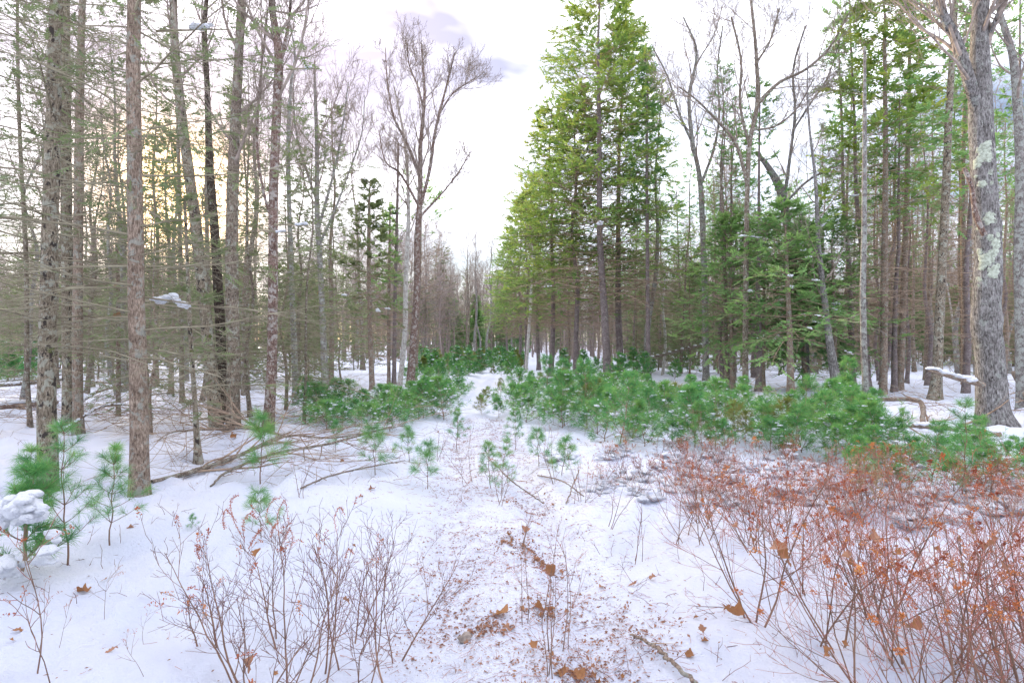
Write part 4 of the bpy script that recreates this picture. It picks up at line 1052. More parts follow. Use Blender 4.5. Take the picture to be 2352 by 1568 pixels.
# ================================================================== PINE SAPLINGS
def pine_proto(seed, h=1.0, wh=6, Lb=0.45, npb=4, tufts=4, needles=26, nl=0.09, nw=0.0022, r=0.010, snow=0, mat='pine', tw='twig_tan', bare=0.25, snow_s=0.05):
    rng = rng_(seed); mw = MB(); ml = MB(); parts = []
    P, R = local_trunk(h, r, rng, 0.05, 0.012, 12, 0.3)
    tubes(mw, P[None], R[None], 6)
    zs = h * (bare + (0.98 - bare) * np.linspace(0, 1, wh))
    pos = []; T = []
    B = []; D = []; L = []
    for k, z in enumerate(zs):
        m = npb + rng.integers(-1, 2)
        a0 = rng.uniform(0, 6.28)
        for j in range(m):
            a = a0 + 6.28 * j / m + rng.normal(0, 0.25); el = rad(rng.uniform(12, 40) + 25 * (k / wh) ** 2)
            B.append([np.interp(z, P[:, 2], P[:, q]) for q in range(3)]); D.append([math.cos(a) * math.cos(el), math.sin(a) * math.cos(el), math.sin(el)])
            L.append(Lb * (1.1 - 0.8 * k / (wh - 1)) * rng.uniform(0.6, 1.2))
    B = np.array(B); D = np.array(D); L = np.array(L)
    P1, R1 = grow(B, D, L, np.full(len(L), r * 0.45), 5, 0.08, (0, 0, 0.05), rng, 0.5)
    tubes(mw, P1, R1, 3)
    i, t, b, d, rr = kids(P1, R1, tufts, 0.3, 1.0, 42, 14, rng, plane=0.5)
    P2, R2 = grow(b, d, L[i] * 0.38 * rng.uniform(0.5, 1.2, len(i)), np.full(len(i), r * 0.3), 3, 0.08, (0, 0, 0.06), rng, 0.6)
    tubes(mw, P2, R2, 3)
    pos = np.vstack([P1[:, -1], P2[:, -1], P2[:, 1], P[-1:]]); T = np.vstack([P1[:, -1] - P1[:, -2], P2[:, -1] - P2[:, -2], P2[:, -1] - P2[:, -2], [[0, 0, 1.0]]])
    tuft_mesh(ml, pos, T, needles, nl, nw, rng, tint=np.clip(rng.normal(0.5, 0.22, len(pos)), 0, 1))
    parts = [('stem', mw.mesh('stem', M[tw])), ('needles', ml.mesh('needles', M[mat], smooth=False))]
    if snow:
        ms = MB(); k = rng.choice(len(pos) - 1, snow, replace=False)
        clumps(ms, pos[k] + [0, 0, snow_s * 0.1], rng.uniform(0.25, 1.0, snow) ** 1.5 * snow_s, rng, 0.5, wob=0.25)
        for q in rng.choice(len(P1), snow, replace=False):
            blobs(ms, P1[q, 2:] + [0, 0, 0.010], np.array([0.5, 0.7, 0.4]) * snow_s * rng.uniform(0.4, 0.9), rng, 0.45, wob=0.25)
        parts.append(('snow_cap', ms.mesh('snow_cap', M['snow'])))
    return parts

PINE_NEAR = [pine_proto(401, 1.15, 7, 0.30, 3, 2, 30, 0.105, 0.0017, 0.009, bare=0.2, mat='pine'), pine_proto(402, 0.95, 6, 0.28, 3, 2, 30, 0.105, 0.0018, 0.008, bare=0.25),
             pine_proto(403, 0.6, 4, 0.22, 3, 2, 30, 0.11, 0.0019, 0.006, bare=0.3)]
PINE_MID = [pine_proto(411, 0.95, 6, 0.60, 5, 3, 12, 0.135, 0.0062, 0.012, snow=9, snow_s=0.07, bare=0.12, tw='twig_brown'), pine_proto(412, 1.3, 7, 0.52, 4, 3, 12, 0.135, 0.0062, 0.013, bare=0.2, tw='twig_brown'),
            pine_proto(413, 0.6, 4, 0.60, 5, 4, 11, 0.135, 0.0062, 0.010, snow=12, snow_s=0.07, bare=0.1), pine_proto(414, 0.85, 5, 0.45, 4, 3, 11, 0.135, 0.0062, 0.010, bare=0.25, tw='twig_brown', snow=4, snow_s=0.05),
            pine_proto(415, 0.8, 5, 0.45, 4, 3, 11, 0.13, 0.0060, 0.009, bare=0.15, mat='pine_yellow')]
PINE_FAR = [pine_proto(421, 1.3, 6, 0.5, 5, 3, 12, 0.14, 0.012, 0.013, snow=8, snow_s=0.09, bare=0.1), pine_proto(422, 1.0, 5, 0.5, 5, 3, 12, 0.14, 0.012, 0.013, snow=5, snow_s=0.09, bare=0.1),
            pine_proto(423, 1.0, 5, 0.45, 5, 3, 12, 0.14, 0.012, 0.011, bare=0.1, mat='pine_yellow')]

# close saplings, placed from the photograph: (u, v of the foot, v of the tip)
def sapling(u, v, vt, proto, ph, label, group=None, rz=0.0, cat='sapling', tilt=(0, 0)):
    g = gnd(u, v); d = g[1]
    h = (v - vt) / F * d
    return thing('pine_sapling', proto, label, cat, g - [0, 0, 0.02], rz=rz, s=h / ph * (1.3 if 560 < u < 1400 else 1.05), group=group, tilt=tilt)
sapling(155, 1298, 1000, PINE_NEAR[0], 1.15, 'tall thin pine sapling between the spotted tree and the straight brown trunk', rz=0.4)
sapling(252, 1250, 1035, PINE_NEAR[1], 0.95, 'pine sapling standing at the foot of the straight brown trunk', rz=1.3)
sapling(55, 1260, 1040, PINE_NEAR[1], 0.95, 'pine sapling at the left edge behind the snow laden one', rz=2.3)
sapling(598, 1110, 992, PINE_NEAR[2], 0.6, 'small pine sapling poking through the fallen boughs', rz=0.9)
sapling(600, 1235, 1150, PINE_NEAR[2], 0.6, 'small dull pine sapling behind the bare shrub', rz=2.2)
sapling(862, 1092, 1005, PINE_NEAR[2], 0.6, 'pine sapling right of the fallen boughs, beside the trail', rz=1.9)
sapling(982, 1122, 1040, PINE_NEAR[2], 0.6, 'pine sapling on the left rut of the trail', rz=4.1)
sapling(1128, 1120, 1030, PINE_NEAR[1], 0.95, 'bent pine sapling growing between the ruts', rz=5.1, tilt=(0.1, 0.25))
sapling(1150, 1135, 1040, PINE_NEAR[0], 1.15, 'second sapling between the ruts, right of the bent one', rz=0.2, tilt=(0, 0.15))
sapling(1238, 1070, 1005, PINE_NEAR[2], 0.6, 'small pine sapling at the right rut before the thicket', rz=2.2)
sapling(2212, 1145, 938, PINE_NEAR[0], 1.15, 'tall thin pine sapling in front of the biggest tree', rz=2.0)
sapling(2078, 1030, 940, PINE_NEAR[1], 0.95, 'pine sapling left of the biggest tree, reaching over snow', rz=3.0)
sapling(940, 1062, 1000, PINE_NEAR[2], 0.6, 'small pine sapling behind the one on the left rut', rz=3.1)
sapling(1290, 1092, 1020, PINE_NEAR[2], 0.6, 'leaning pine sapling at the outer side of the right rut', rz=5.6, tilt=(0.2, 0.2))
sapling(1048, 1030, 960, PINE_NEAR[1], 0.95, 'thin pine sapling where the left rut meets the thicket', rz=1.1)
sapling(1182, 1035, 960, PINE_NEAR[1], 0.95, 'thin pine sapling at the right rut where the thicket starts', rz=2.6)
sapling(770, 1040, 985, PINE_NEAR[2], 0.6, 'small pine sapling behind the second fallen bough', rz=0.3)
sapling(440, 1215, 1180, PINE_NEAR[2], 0.6, 'tiny pine tuft almost buried in open snow at the left', rz=0.3)
# snow laden one, heavy pads of snow on its boughs
def snowy_sapling():
    rng = rng_(430)
    g = gnd(48, 1318)
    parts = list(pine_proto(431, 0.62, 5, 0.26, 4, 3, 34, 0.09, 0.0022, 0.012, bare=0.1, tw='twig_brown'))
    ms = MB()
    for u, v, w in [(30, 1165, 52), (62, 1160, 50), (10, 1180, 40), (82, 1185, 28), (45, 1195, 22), (5, 1205, 22), (92, 1165, 24), (120, 1225, 24), (128, 1240, 14), (110, 1265, 26), (95, 1285, 28), (115, 1290, 16), (5, 1295, 36), (20, 1310, 30), (40, 1318, 18), (75, 1178, 26), (25, 1150, 30)]:
        p = at(u, v, g[1] + rng.uniform(-0.30, -0.05)) - g
        s = 0.62 * w / F * g[1]
        q_ = p + rng.normal(0, s * 0.42, (7, 3)) * [1, 1, 0.7]
        blobs(ms, np.vstack([p, q_]), np.append(s * 0.85, rng.uniform(0.3, 0.65, 7) * s), rng, 0.75, tmpl=ICO2, wob=0.13)
    parts.append(('snow_cap', ms.mesh('snow_cap', M['snow'])))
    thing('pine_sapling', parts, 'pine sapling at the left edge bowed under thick pads of snow', 'sapling', g)
snowy_sapling()

def pine_band(n, seed, poly, protos, w, label, group, smin, smax, gap=0.35, clear=0.62):
    """poly: picture quad (u0,u1,v0,v1) or function giving (u,v)"""
    rng = rng_(seed); pts = []; k = 0; tries = 0
    while k < n and tries < n * 30:
        tries += 1
        u, v = poly(rng); g = gnd(u, v)
        if abs(g[0] - float(trail_x(g[1]))) < (clear if g[1] < 30 else 0): continue
        if any((g[0] - a) ** 2 + (g[1] - b) ** 2 < gap * gap for a, b in pts): continue
        pts.append((g[0], g[1])); k += 1
        i = rng.choice(len(protos), p=w)
        thing('pine_sapling', protos[i], label, 'sapling', g - [0, 0, 0.03], rz=rng.uniform(0, 6.28), s=rng.uniform(smin, smax), group=group, tilt=rng.normal(0, 0.06, 2))
def band_right(rng):
    u = rng.uniform(1360, 2010); c = np.interp(u, [1360, 1500, 1700, 1850, 2010], [985, 985, 1000, 1015, 1020])
    return u, c + rng.uniform(-75, 48)
pine_band(104, 501, band_right, PINE_MID, [.25, .09, .32, .20, .14], 'green pine sapling in the thicket right of the trail', 'pine thicket right of the trail', 0.42, 0.9, 0.28)
pine_band(34, 502, lambda r: (r.uniform(1175, 1400), r.uniform(885, 985)), PINE_MID, [.25, .05, .4, .2, .1], 'snow dusted pine sapling along the right trail edge', 'pine saplings at the right trail edge', 0.6, 1.05, 0.4)
pine_band(26, 503, lambda r: (r.uniform(695, 945), r.uniform(935, 990)), PINE_MID, [.25, .05, .4, .3, 0], 'low pine sapling left of the trail by the fallen boughs', 'pine saplings left of the trail', 0.5, 0.85, 0.35)
pine_band(30, 504, lambda r: (r.uniform(935, 1075), r.uniform(875, 965)), PINE_MID, [.3, .1, .35, .25, 0], 'snow dusted pine sapling along the left trail edge', 'pine saplings at the left trail edge', 0.5, 1.0, 0.4)
pine_band(9, 505, lambda r: (r.uniform(1085, 1150), r.uniform(890, 965)), PINE_MID, [0, 0, 0, 0.2, .8], 'yellowish pine sapling in the middle of the trail', 'yellowish saplings in the trail', 0.35, 0.55, 0.4, 0.0)
pine_band(42, 506, lambda r: (r.uniform(1960, 2420), r.uniform(1035, 1130)), PINE_MID, [.1, .1, .4, .4, 0], 'pine sapling in the strip before the biggest tree', 'pine saplings before the biggest tree', 0.35, 0.6, 0.4)
PCOL = bpy.data.collections.new('distant_pine_kinds')
def merged(parts, name):
    """trunk, needles and snow of one small pine as one mesh with several materials"""
    mb = MB(); mats = []; mi = []
    for _, me in parts:
        n = len(me.vertices); co = np.empty(n * 3, np.float32); me.vertices.foreach_get('co', co)
        tt = np.empty(n, np.float32); me.attributes['tint'].data.foreach_get('value', tt)
        li = np.empty(len(me.loops), np.int32); me.loops.foreach_get('vertex_index', li)
        ls = np.empty(len(me.polygons), np.int32); me.polygons.foreach_get('loop_start', ls)
        tot = np.diff(np.append(ls, len(li)))
        f3 = np.array([li[a:a + 3] for a in ls[tot == 3]]).reshape(-1, 3); q = np.array([li[a:a + 4] for a in ls[tot == 4]]).reshape(-1, 4)
        f = np.concatenate([f3, q[:, :3], q[:, [0, 2, 3]]]) if len(q) else f3
        mb.add(co.reshape(-1, 3), f3=f, tint=tt); mi += [len(mats)] * len(f); mats.append(me.materials[0])
    me = mb.mesh(name, mats); me.polygons.foreach_set('material_index', np.array(mi, np.int32)); return me
for q in range(3): PCOL.objects.link(bpy.data.objects.new('pine_kind_%d' % q, merged(PINE_FAR[q], 'distant_pine')))
def far_pine_spots(r, n):
    u = r.uniform(950, 1205, n); v = 814 + r.uniform(0, 1, n) ** 1.3 * 50
    d = np.array([gnd(a, b)[1] for a, b in zip(u, v)]); return d, u
far_woods('distant_pines', 507, 150, far_pine_spots, 0.0, coll=PCOL, nk=3, lab='green carpet of distant pine saplings where the trail narrows', cat='pine saplings', clear=False, sz=(0.5, 1.25))
pine_band(16, 508, lambda r: (r.uniform(-60, 120), r.uniform(845, 880)), PINE_FAR, [.5, .5, 0], 'distant pine sapling at the far left', 'distant pine saplings at the far left', 0.9, 1.5, 0.8)
pine_band(14, 509, lambda r: (r.uniform(1280, 1660), r.uniform(850, 880)), PINE_FAR, [.5, .5, 0], 'pine sapling under the hemlocks', 'pine saplings under the hemlocks', 0.7, 1.2, 0.8)

# ================================================================== SHRUBS
def shrub_proto(seed, h=0.9, stems=3, n2=7, n3=5, n4=2, r=0.007, lean=(0, 0), spread=0.28, heads=0.5, mat='twig_tan', tmat='twig_red', l2=0.42, a2=36, head_n=26, snow=0, rm=0.0012, head_s=0.010, start=0.3):
    rng = rng_(seed); ms = MB(); mt = MB(); mh = MB()
    d = norm(np.stack([rng.normal(lean[0], spread, stems), rng.normal(lean[1], spread, stems), np.ones(stems)], 1))
    b = np.stack([rng.normal(0, 0.035, stems), rng.normal(0, 0.035, stems), np.full(stems, -0.04)], 1)
    L = h * rng.uniform(0.8, 1.15, stems)
    P, R = grow(b, d, L, r * rng.uniform(0.7, 1.1, stems), 10, 0.07, (0, 0, 0.03), rng, 0.25)
    tubes(ms, P, R, 6)
    i, t, b, d, rr = kids(P, R, n2, start, 0.97, a2, 9, rng)
    L2 = L[i] * l2 * (1.25 - 0.75 * t) * rng.uniform(0.6, 1.2, len(t))
    P2, R2 = grow(b, d, L2, np.maximum(rr * 0.55, rm * 1.3), 6, 0.09, (0, 0, 0.08), rng, 0.4)
    tubes(ms, P2, R2, 4)
    j, t3, b, d, rr = kids(P2, R2, n3, 0.15, 1, 36, 10, rng)
    L3 = L2[j] * 0.45 * rng.uniform(0.5, 1.3, len(t3))
    P3, R3 = grow(b, d, L3, np.maximum(rr * 0.6, rm), 4, 0.1, (0, 0, 0.07), rng, 0.6)
    tubes(mt, P3, R3, 3)
    if n4:
        j4, t4, b, d, rr = kids(P3, R3, n4, 0.2, 1, 34, 10, rng)
        P4, R4 = grow(b, d, L3[j4] * 0.5 * rng.uniform(0.5, 1.3, len(t4)), np.full(len(t4), rm * 0.9), 3, 0.1, (0, 0, 0.06), rng, 0.7)
        tubes(mt, P4, R4, 3)
    parts = [('stem', ms.mesh('stem', M[mat])), ('twigs', mt.mesh('twigs', M[tmat]))]
    if heads:
        tips = np.vstack([P2[:, -1], P3[:, -1]]); td = np.vstack([P2[:, -1] - P2[:, -2], P3[:, -1] - P3[:, -2]])
        hi = tips[:, 2] > np.quantile(tips[:, 2], 0.35)
        k = np.nonzero(hi)[0]; k = rng.choice(k, max(1, int(len(k) * heads * 0.5)), replace=False)
        n = head_n; Mn = len(k) * n
        p = np.repeat(tips[k], n, 0); T = norm(np.repeat(td[k], n, 0))
        s = rng.uniform(-0.5, 1.0, Mn)
        T2 = norm(T + [0, 0, 0.0]); pos = p + T2 * (s * 0.055)[:, None] + rng.normal(0, 0.005, (Mn, 3)) * (1.3 - s)[:, None]
        pos[:, 2] -= 0.03 * np.clip(s, 0, 1) ** 2
        X = norm(rng.normal(0, 1, (Mn, 3)) + T); Y = norm(np.cross(X, rng.normal(0, 1, (Mn, 3)))); Z = np.cross(X, Y)
        place(mh, [(0, -0.3, 0), (0.55, 0.28, 0.25), (1.0, 0, 0), (0.5, 0.1, -0.3)], [(0, 1, 2), (0, 2, 3), (0, 3, 1)], pos, X, Y, Z, head_s * rng.uniform(0.5, 1.2, Mn), tint=np.repeat(rng.uniform(0, 1, len(k)), n))
        parts.append(('seed_heads', mh.mesh('seed_heads', M['seed'], smooth=False)))
    if snow:
        mm = MB(); tips = P2[:, -1]; k = rng.choice(len(tips), min(snow, len(tips)), replace=False)
        blobs(mm, tips[k] - [0, 0, 0.01], rng.uniform(0.010, 0.03, len(k)), rng, 0.6)
        k = rng.choice(len(P2), min(snow, len(tips)), replace=False)
        clumps(mm, P2[k, 1] * [1, 1, 0.6], rng.uniform(0.02, 0.06, len(k)), rng, 0.6)
        kk = rng.normal(0, 0.24, (7, 3)); kk[:, 2] = rng.uniform(-0.02, 0.11, 7)
        clumps(mm, kk, rng.uniform(0.04, 0.12, 7), rng, 0.42, k=5, wob=0.26)
        parts.append(('snow_cap', mm.mesh('snow_cap', M['snow'])))
    return parts

# bare shrubs in front: u, depth, height, lean x
FRONT = [(560, 2.55, 0.98, -0.12, 3, .25, 'bare shrub with curled red seed heads, leftmost of the front shrubs'), (690, 2.45, 0.95, 0.02, 3, .05, 'bare many stemmed shrub second from the left in front'),
         (745, 2.75, 1.0, 0.10, 3, .12, 'reddish bare shrub in the middle of the front clump'), (650, 3.0, 0.85, 0.0, 2, .2, 'smaller bare shrub behind the front clump'),
         (860, 2.6, 0.98, 0.04, 3, .0, 'leafless shrub on the right side of the front clump'), (925, 2.95, 0.88, 0.12, 2, .0, 'slender bare shrub leaning toward the left rut'),
         (810, 3.1, 0.8, -0.05, 2, .1, 'slight bare shrub behind the right side of the front clump'), (470, 2.8, 0.45, -0.1, 3, .2, 'knee high twiggy shrub left of the front clump'),
         (600, 2.35, 0.8, 0.2, 2, .1, 'bare shrub at the bottom edge below the red seed heads')]
for q, (u, d, h, ln, st, hd, lab) in enumerate(FRONT):
    x = (u - 1176) / F * d
    thing('bare_shrub', shrub_proto(600 + q, h * 0.74, max(2, st - (q % 2)), 8, 5, 1, 0.0056, lean=(ln * 1.6, 0), spread=0.30, heads=hd, start=0.2, tmat='twig_mauve', l2=0.46, rm=0.0011), lab, 'shrub', ground_pt(x, d))
def curl_sprays(shrub, arcs, d, seed):
    rng = rng_(seed); mb = MB(); o = np.array(shrub.location); mw = MB()
    for a in arcs:
        q = smooth_path(np.array([at(u, v, d + rng.uniform(-0.05, 0.05)) - o for u, v in a]), 12); tubes(mw, q[None], np.full((1, 12), 0.0014), 3)
        n = 110; t = rng.uniform(0.1, 1, n) * 10.99; i = t.astype(int); p = q[i] + (q[i + 1] - q[i]) * (t - i)[:, None] + rng.normal(0, 0.0035, (n, 3))
        X = norm(rng.normal(0, 1, (n, 3))); Y = norm(np.cross(X, rng.normal(0, 1, (n, 3)))); Z = np.cross(X, Y)
        place(mb, [(0, -0.3, 0), (0.55, 0.28, 0.25), (1.0, 0, 0), (0.5, 0.1, -0.3)], [(0, 1, 2), (0, 2, 3), (0, 3, 1)], p, X, Y, Z, rng.uniform(0.004, 0.009, n), tint=rng.uniform(0, 0.6, n))
    link('seed_heads', mb.mesh('seed_heads', M['seed'], smooth=False), shrub); link('twigs', mw.mesh('twigs', M['twig_red']), shrub)
FS = [o for o in COL.objects if o.name.startswith('bare_shrub')]
curl_sprays(FS[0], [[(560, 1240), (535, 1190), (530, 1150), (548, 1135)], [(545, 1200), (520, 1170), (512, 1190), (516, 1215)], [(562, 1245), (558, 1205), (572, 1180), (590, 1190)], [(570, 1260), (590, 1225), (600, 1215)], [(460, 1290), (452, 1262), (462, 1255)]], 2.55, 951)
curl_sprays(FS[3], [[(640, 1220), (612, 1190), (625, 1150), (645, 1142)], [(640, 1230), (638, 1180), (655, 1150), (662, 1200)], [(650, 1250), (665, 1215), (672, 1235), (668, 1260)], [(640, 1200), (628, 1210), (622, 1235)]], 2.95, 952)
curl_sprays(FS[6], [[(775, 1230), (768, 1190), (780, 1165), (792, 1180)], [(790, 1290), (800, 1262), (812, 1270)]], 3.05, 953)
# sprigs rising between the ruts
for q, (u, v, h, lab) in enumerate([(1238, 1440, 0.55, 'thin upright sprig in the leaf litter between the ruts'), (1295, 1500, 0.6, 'taller sprig between the ruts beside the leaf pile'), (1270, 1560, 0.45, 'sprig at the bottom edge between the ruts'), (1200, 1260, 0.3, 'short sprig in the long leaf patch'), (1078, 1110, 0.62, 'wiry sprig standing in the left rut among the saplings'), (1150, 1160, 0.5, 'wiry sprig between the ruts behind the long leaf patch'), (1275, 1110, 0.7, 'forked sprig at the outer side of the right rut'), (1320, 1150, 0.45, 'low sprig right of the forked one'), (1010, 1060, 0.5, 'sprig at the left trail edge before the thicket'), (700, 1140, 0.4, 'sprig just below the fallen boughs'), (1460, 1290, 0.5, 'lone sprig in open snow left of the rust brown shrubs'), (1395, 1215, 0.5, 'sprig by the right trail edge behind the lone one')]):
    thing('sprig', shrub_proto(640 + q, h, 3, 3, 2, 0, 0.0035, spread=0.22, heads=0, rm=0.0012), lab, 'sprig', gnd(u, v))

SHR = [shrub_proto(700 + q, 0.92, 4, 6, 4, 1, 0.0056, lean=(lx, 0), spread=0.46, heads=hd, start=0.12, l2=0.5, a2=42, head_s=0.013) for q, (lx, hd) in enumerate([(-0.35, .35), (-0.2, .6), (0.0, .9), (0.1, .35), (-0.05, .1)])]
SHR_LOW = [shrub_proto(720 + q, 0.5, 4, 5, 3, 1, 0.005, spread=0.5, heads=0.8, snow=4, head_n=16, rm=0.0018) for q in range(3)]
def mass():
    rng = rng_(730); pts = []; k = 0
    while k < 46:
        y = 2.1 + 3.3 * rng.uniform(0, 1) ** 1.5; x = rng.uniform(0.9, 5.2)
        edge = float(np.interp(y, [2.1, 3, 4.5, 6.5], [1.35, 1.15, 1.05, 0.8]))
        if x < edge or x > y * 0.95 + 0.4: continue
        if rng.uniform() > np.clip((x - edge) / 0.9 + 0.12, 0, 1): continue
        if any((x - a) ** 2 + (y - b) ** 2 < 0.04 for a, b in pts): continue
        pts.append((x, y)); k += 1
        nearedge = x - edge < 0.7
        i = rng.choice(5, p=[.5, .3, .05, .0, .15] if nearedge else [.1, .2, .3, .25, .15])
        s = rng.uniform(0.6, 1.15) * float(np.interp(y, [2, 4, 6.0], [0.95, 0.75, 0.55]))
        thing('meadowsweet_shrub', SHR[i], 'rust brown seed laden shrub in the tangle right of the trail' if not nearedge else 'thin reddish shrub leaning over the snow at the right trail edge', 'shrub', ground_pt(x, y), rz=rng.uniform(-0.5, 0.5) if nearedge else rng.uniform(0, 6.28), s=s,
              group='rust brown shrubs right of the trail' if not nearedge else 'thin shrubs at the right trail edge', tilt=rng.normal(0, 0.06, 2))
mass()
def edge_band():
    rng = rng_(733)
    for k in range(16):
        u = rng.uniform(1290, 2350); v = float(np.interp(u, [1290, 1700, 2350], [1110, 1150, 1190])) + rng.uniform(-50, 60)
        thing('meadowsweet_shrub', SHR[rng.choice([0, 1, 2, 2, 3])], 'small rusty shrub among the snow lumps before the pine thicket', 'shrub', gnd(u, v), rz=rng.uniform(0, 6.28), s=rng.uniform(0.4, 0.8), group='rusty shrubs among the snow lumps', tilt=rng.normal(0, 0.1, 2))
edge_band()
def corner():
    rng = rng_(735)
    for k in range(12):
        y = rng.uniform(2.1, 3.3); x = rng.uniform(1.25, 0.92 * y + 0.35)
        thing('meadowsweet_shrub', SHR[rng.choice([0, 1, 3, 4])], 'bare stemmed reddish shrub crowding the right corner', 'shrub', ground_pt(x, y), rz=rng.uniform(-0.6, 0.6), s=rng.uniform(0.7, 1.1), group='crowded shrubs in the right corner', tilt=(rng.normal(0, 0.08), rng.normal(-0.15, 0.12)))
corner()
def low():
    rng = rng_(740); k = 0
    while k < 78:
        u = rng.uniform(1230, 2420); c = np.interp(u, [1230, 1500, 1800, 2100, 2420], [1035, 1070, 1090, 1110, 1120])
        v = c + rng.uniform(-45, 85)
        g = gnd(u, v)
        if g[0] < 0.75 or g[1] < 5.0: continue
        k += 1
        thing('snowy_shrub', SHR_LOW[rng.integers(3)], 'low reddish shrub weighed down with lumps of snow', 'shrub', g, rz=rng.uniform(0, 6.28), s=rng.uniform(0.45, 0.9) * (0.6 if u < 1450 else 1), group='low snowy shrubs before the pine thicket')
low()
# small dry weeds poking out of the snow, left foreground
WEED = [shrub_proto(760 + q, 0.5, 1, 4, 2, 0, 0.003, spread=0.2, heads=0.8, rm=0.0012, head_n=14, start=0.4) for q in range(3)]
for q, (u, v, hh, lab) in enumerate([(95, 1545, 0.75, 'dry weed with drooping seed pods in the left corner'), (150, 1560, 0.55, 'curled brown weed right of the drooping one in the left corner'), (55, 1500, 0.35, 'thin weed stalk at the left corner'), (245, 1425, 0.3, 'small forked twig standing in open snow at the left'),
                                     (335, 1560, 0.25, 'short weed at the bottom left of the front shrubs'), (120, 1480, .3, 'faint weed above the left corner'), (330, 1480, 0.2, 'tiny bent weed by the front shrubs'), (545, 1270, 0.16, 'tiny curled weed in the snow above the front shrubs'),
                                     (1420, 1330, 0.25, 'thin stalk in the snow beside the right rut'), (800, 1120, 0.2, 'short weed under the fallen boughs')]):
    g = gnd(u, v)
    thing('dry_weed', WEED[q % 3], lab, 'weed', g, rz=q * 1.7, s=hh / 0.5)
# goldenrod
def goldenrod():
    rng = rng_(770); g = gnd(2000, 1290); d = g[1]; top = (1.6 - (1045 - 800) / F * d)
    mw = MB(); ml = MB()
    P, R = grow(np.zeros((2, 3)), norm(np.array([[-0.05, 0, 1.0], [0.08, 0, 1]])), np.array([top - g[2], (top - g[2]) * 0.85]), np.full(2, 0.003), 10, 0.03, (0, 0, 0.01), rng, 0.4)
    tubes(mw, P, R, 4)
    i, t, b, dd, r = kids(P, R, 16, 0.68, 1, 48, 10, rng)
    P2, R2 = grow(b, dd, rng.uniform(0.03, 0.10, len(t)), np.full(len(t), 0.001), 4, 0.1, (0, 0, -0.05), rng, 0.6); tubes(mw, P2, R2, 3)
    i, t, b, dd, r = kids(P2, R2, 26, 0.0, 1, 60, 20, rng)
    X = norm(dd + rng.normal(0, 0.5, dd.shape)); Y = norm(np.cross(X, rng.normal(0, 1, X.shape))); Z = np.cross(X, Y)
    place(ml, [(0, -0.3, 0), (0.55, 0.3, 0.2), (1, 0, 0), (0.5, 0, -0.3)], [(0, 1, 2), (0, 2, 3), (0, 3, 1)], b + rng.normal(0, 0.003, b.shape), X, Y, Z, rng.uniform(0.006, 0.013, len(b)), rng.uniform(0, 1, len(b)))
    thing('goldenrod', [('stem', mw.mesh('stem', M['twig_tan'])), ('plume', ml.mesh('plume', M['tan_plume'], smooth=False))], 'dry goldenrod with cream plumes standing above the rust brown shrubs', 'weed', g)
    g2 = gnd(2290, 1300)
    thing('goldenrod', [('stem', bpy.data.meshes['stem'] if False else mw.mesh('stem', M['twig_tan'])), ('plume', ml.mesh('plume', M['brown_leaf'], smooth=False))], 'brown plumed goldenrod near the right edge', 'weed', g2, rz=1.2, s=0.95, tilt=(0, 0.25))
goldenrod()

# ================================================================== FALLEN WOOD
def bough(paths, label, seed, n2=10, mat='bark_grey', twig='twig_brown', r2=0.5, name='fallen_bough', n3=3, snow=False, L=0.9, cat='fallen branch'):
    """paths: [(u, v_ground, lift m, width px)...] resting on the snow"""
    rng = rng_(seed); base = None; parts = []
    mt = MB(); msn = MB()
    for pth in paths:
        pts = []
        for (u, v, z, w) in pth:
            g = gnd(u, v); d = g[1]
            if base is None: base = g.copy()
            pts.append(np.append(g + [0, 0, z] - base, 0.5 * w / F * d))
        q = smooth_path(np.array(pts), 30)
        q[:, :2] += rng.normal(0, 0.006, (30, 2)); 
        mb = MB(); trunk_tube(mb, q[:, :3], np.maximum(q[:, 3], 0.004), 8, rng, rough=0.05)
        parts.append(('limb', mb.mesh('limb', M[mat])))
        P = q[None, :, :3]; R = np.maximum(q[None, :, 3], 0.004)
        if n2:
            i, t, b, d, r = kids(P, R, n2, 0.15, 0.98, 38, 12, rng, plane=0.55)
            L2 = L * rng.uniform(0.4, 1.2, len(t))
            P2, R2 = grow(b, d, L2, np.maximum(r * r2, 0.003), 7, 0.09, (0, 0, 0.0), rng, 0.3)
            gz = height(P2[..., 0] + base[0], P2[..., 1] + base[1]) - base[2] + 0.01
            P2[..., 2] = np.maximum(P2[..., 2], gz)
            tubes(mt, P2, R2, 4)
            if n3:
                i, t, b, d, r = kids(P2, R2, n3, 0.2, 1, 36, 12, rng, plane=0.4)
                P3, R3 = grow(b, d, L2[i] * 0.45 * rng.uniform(0.5, 1.3, len(t)), np.full(len(t), 0.0024), 4, 0.1, (0, 0, 0.01), rng, 0.5)
                P3[..., 2] = np.maximum(P3[..., 2], height(P3[..., 0] + base[0], P3[..., 1] + base[1]) - base[2] + 0.005)
                tubes(mt, P3, R3, 3)
        if snow:
            k = np.arange(1, 29); k = k[rng.uniform(0, 1, 28) < 0.75]
            blobs(msn, q[k, :3] + np.stack([0 * k, 0 * k, q[k, 3] * 0.9], 1), q[k, 3] * rng.uniform(0.9, 1.5, len(k)) + 0.012, rng, 0.5)
    if mt.n: parts.append(('twigs', mt.mesh('twigs', M[twig])))
    if msn.n: parts.append(('snow_cap', msn.mesh('snow_cap', M['snow'])))
    return thing(name, parts, label, cat, base)
bough([[(350, 1108, 0.03, 10), (450, 1092, 0.06, 12), (545, 1068, 0.12, 9), (610, 1040, 0.16, 7), (668, 1020, 0.2, 4)], [(560, 1062, 0.12, 6), (660, 1046, 0.28, 5), (770, 1052, 0.30, 4), (930, 1020, 0.3, 2)]], 'long fallen bough lying from the straight brown trunk toward the trail', 801, n2=16, L=1.3)
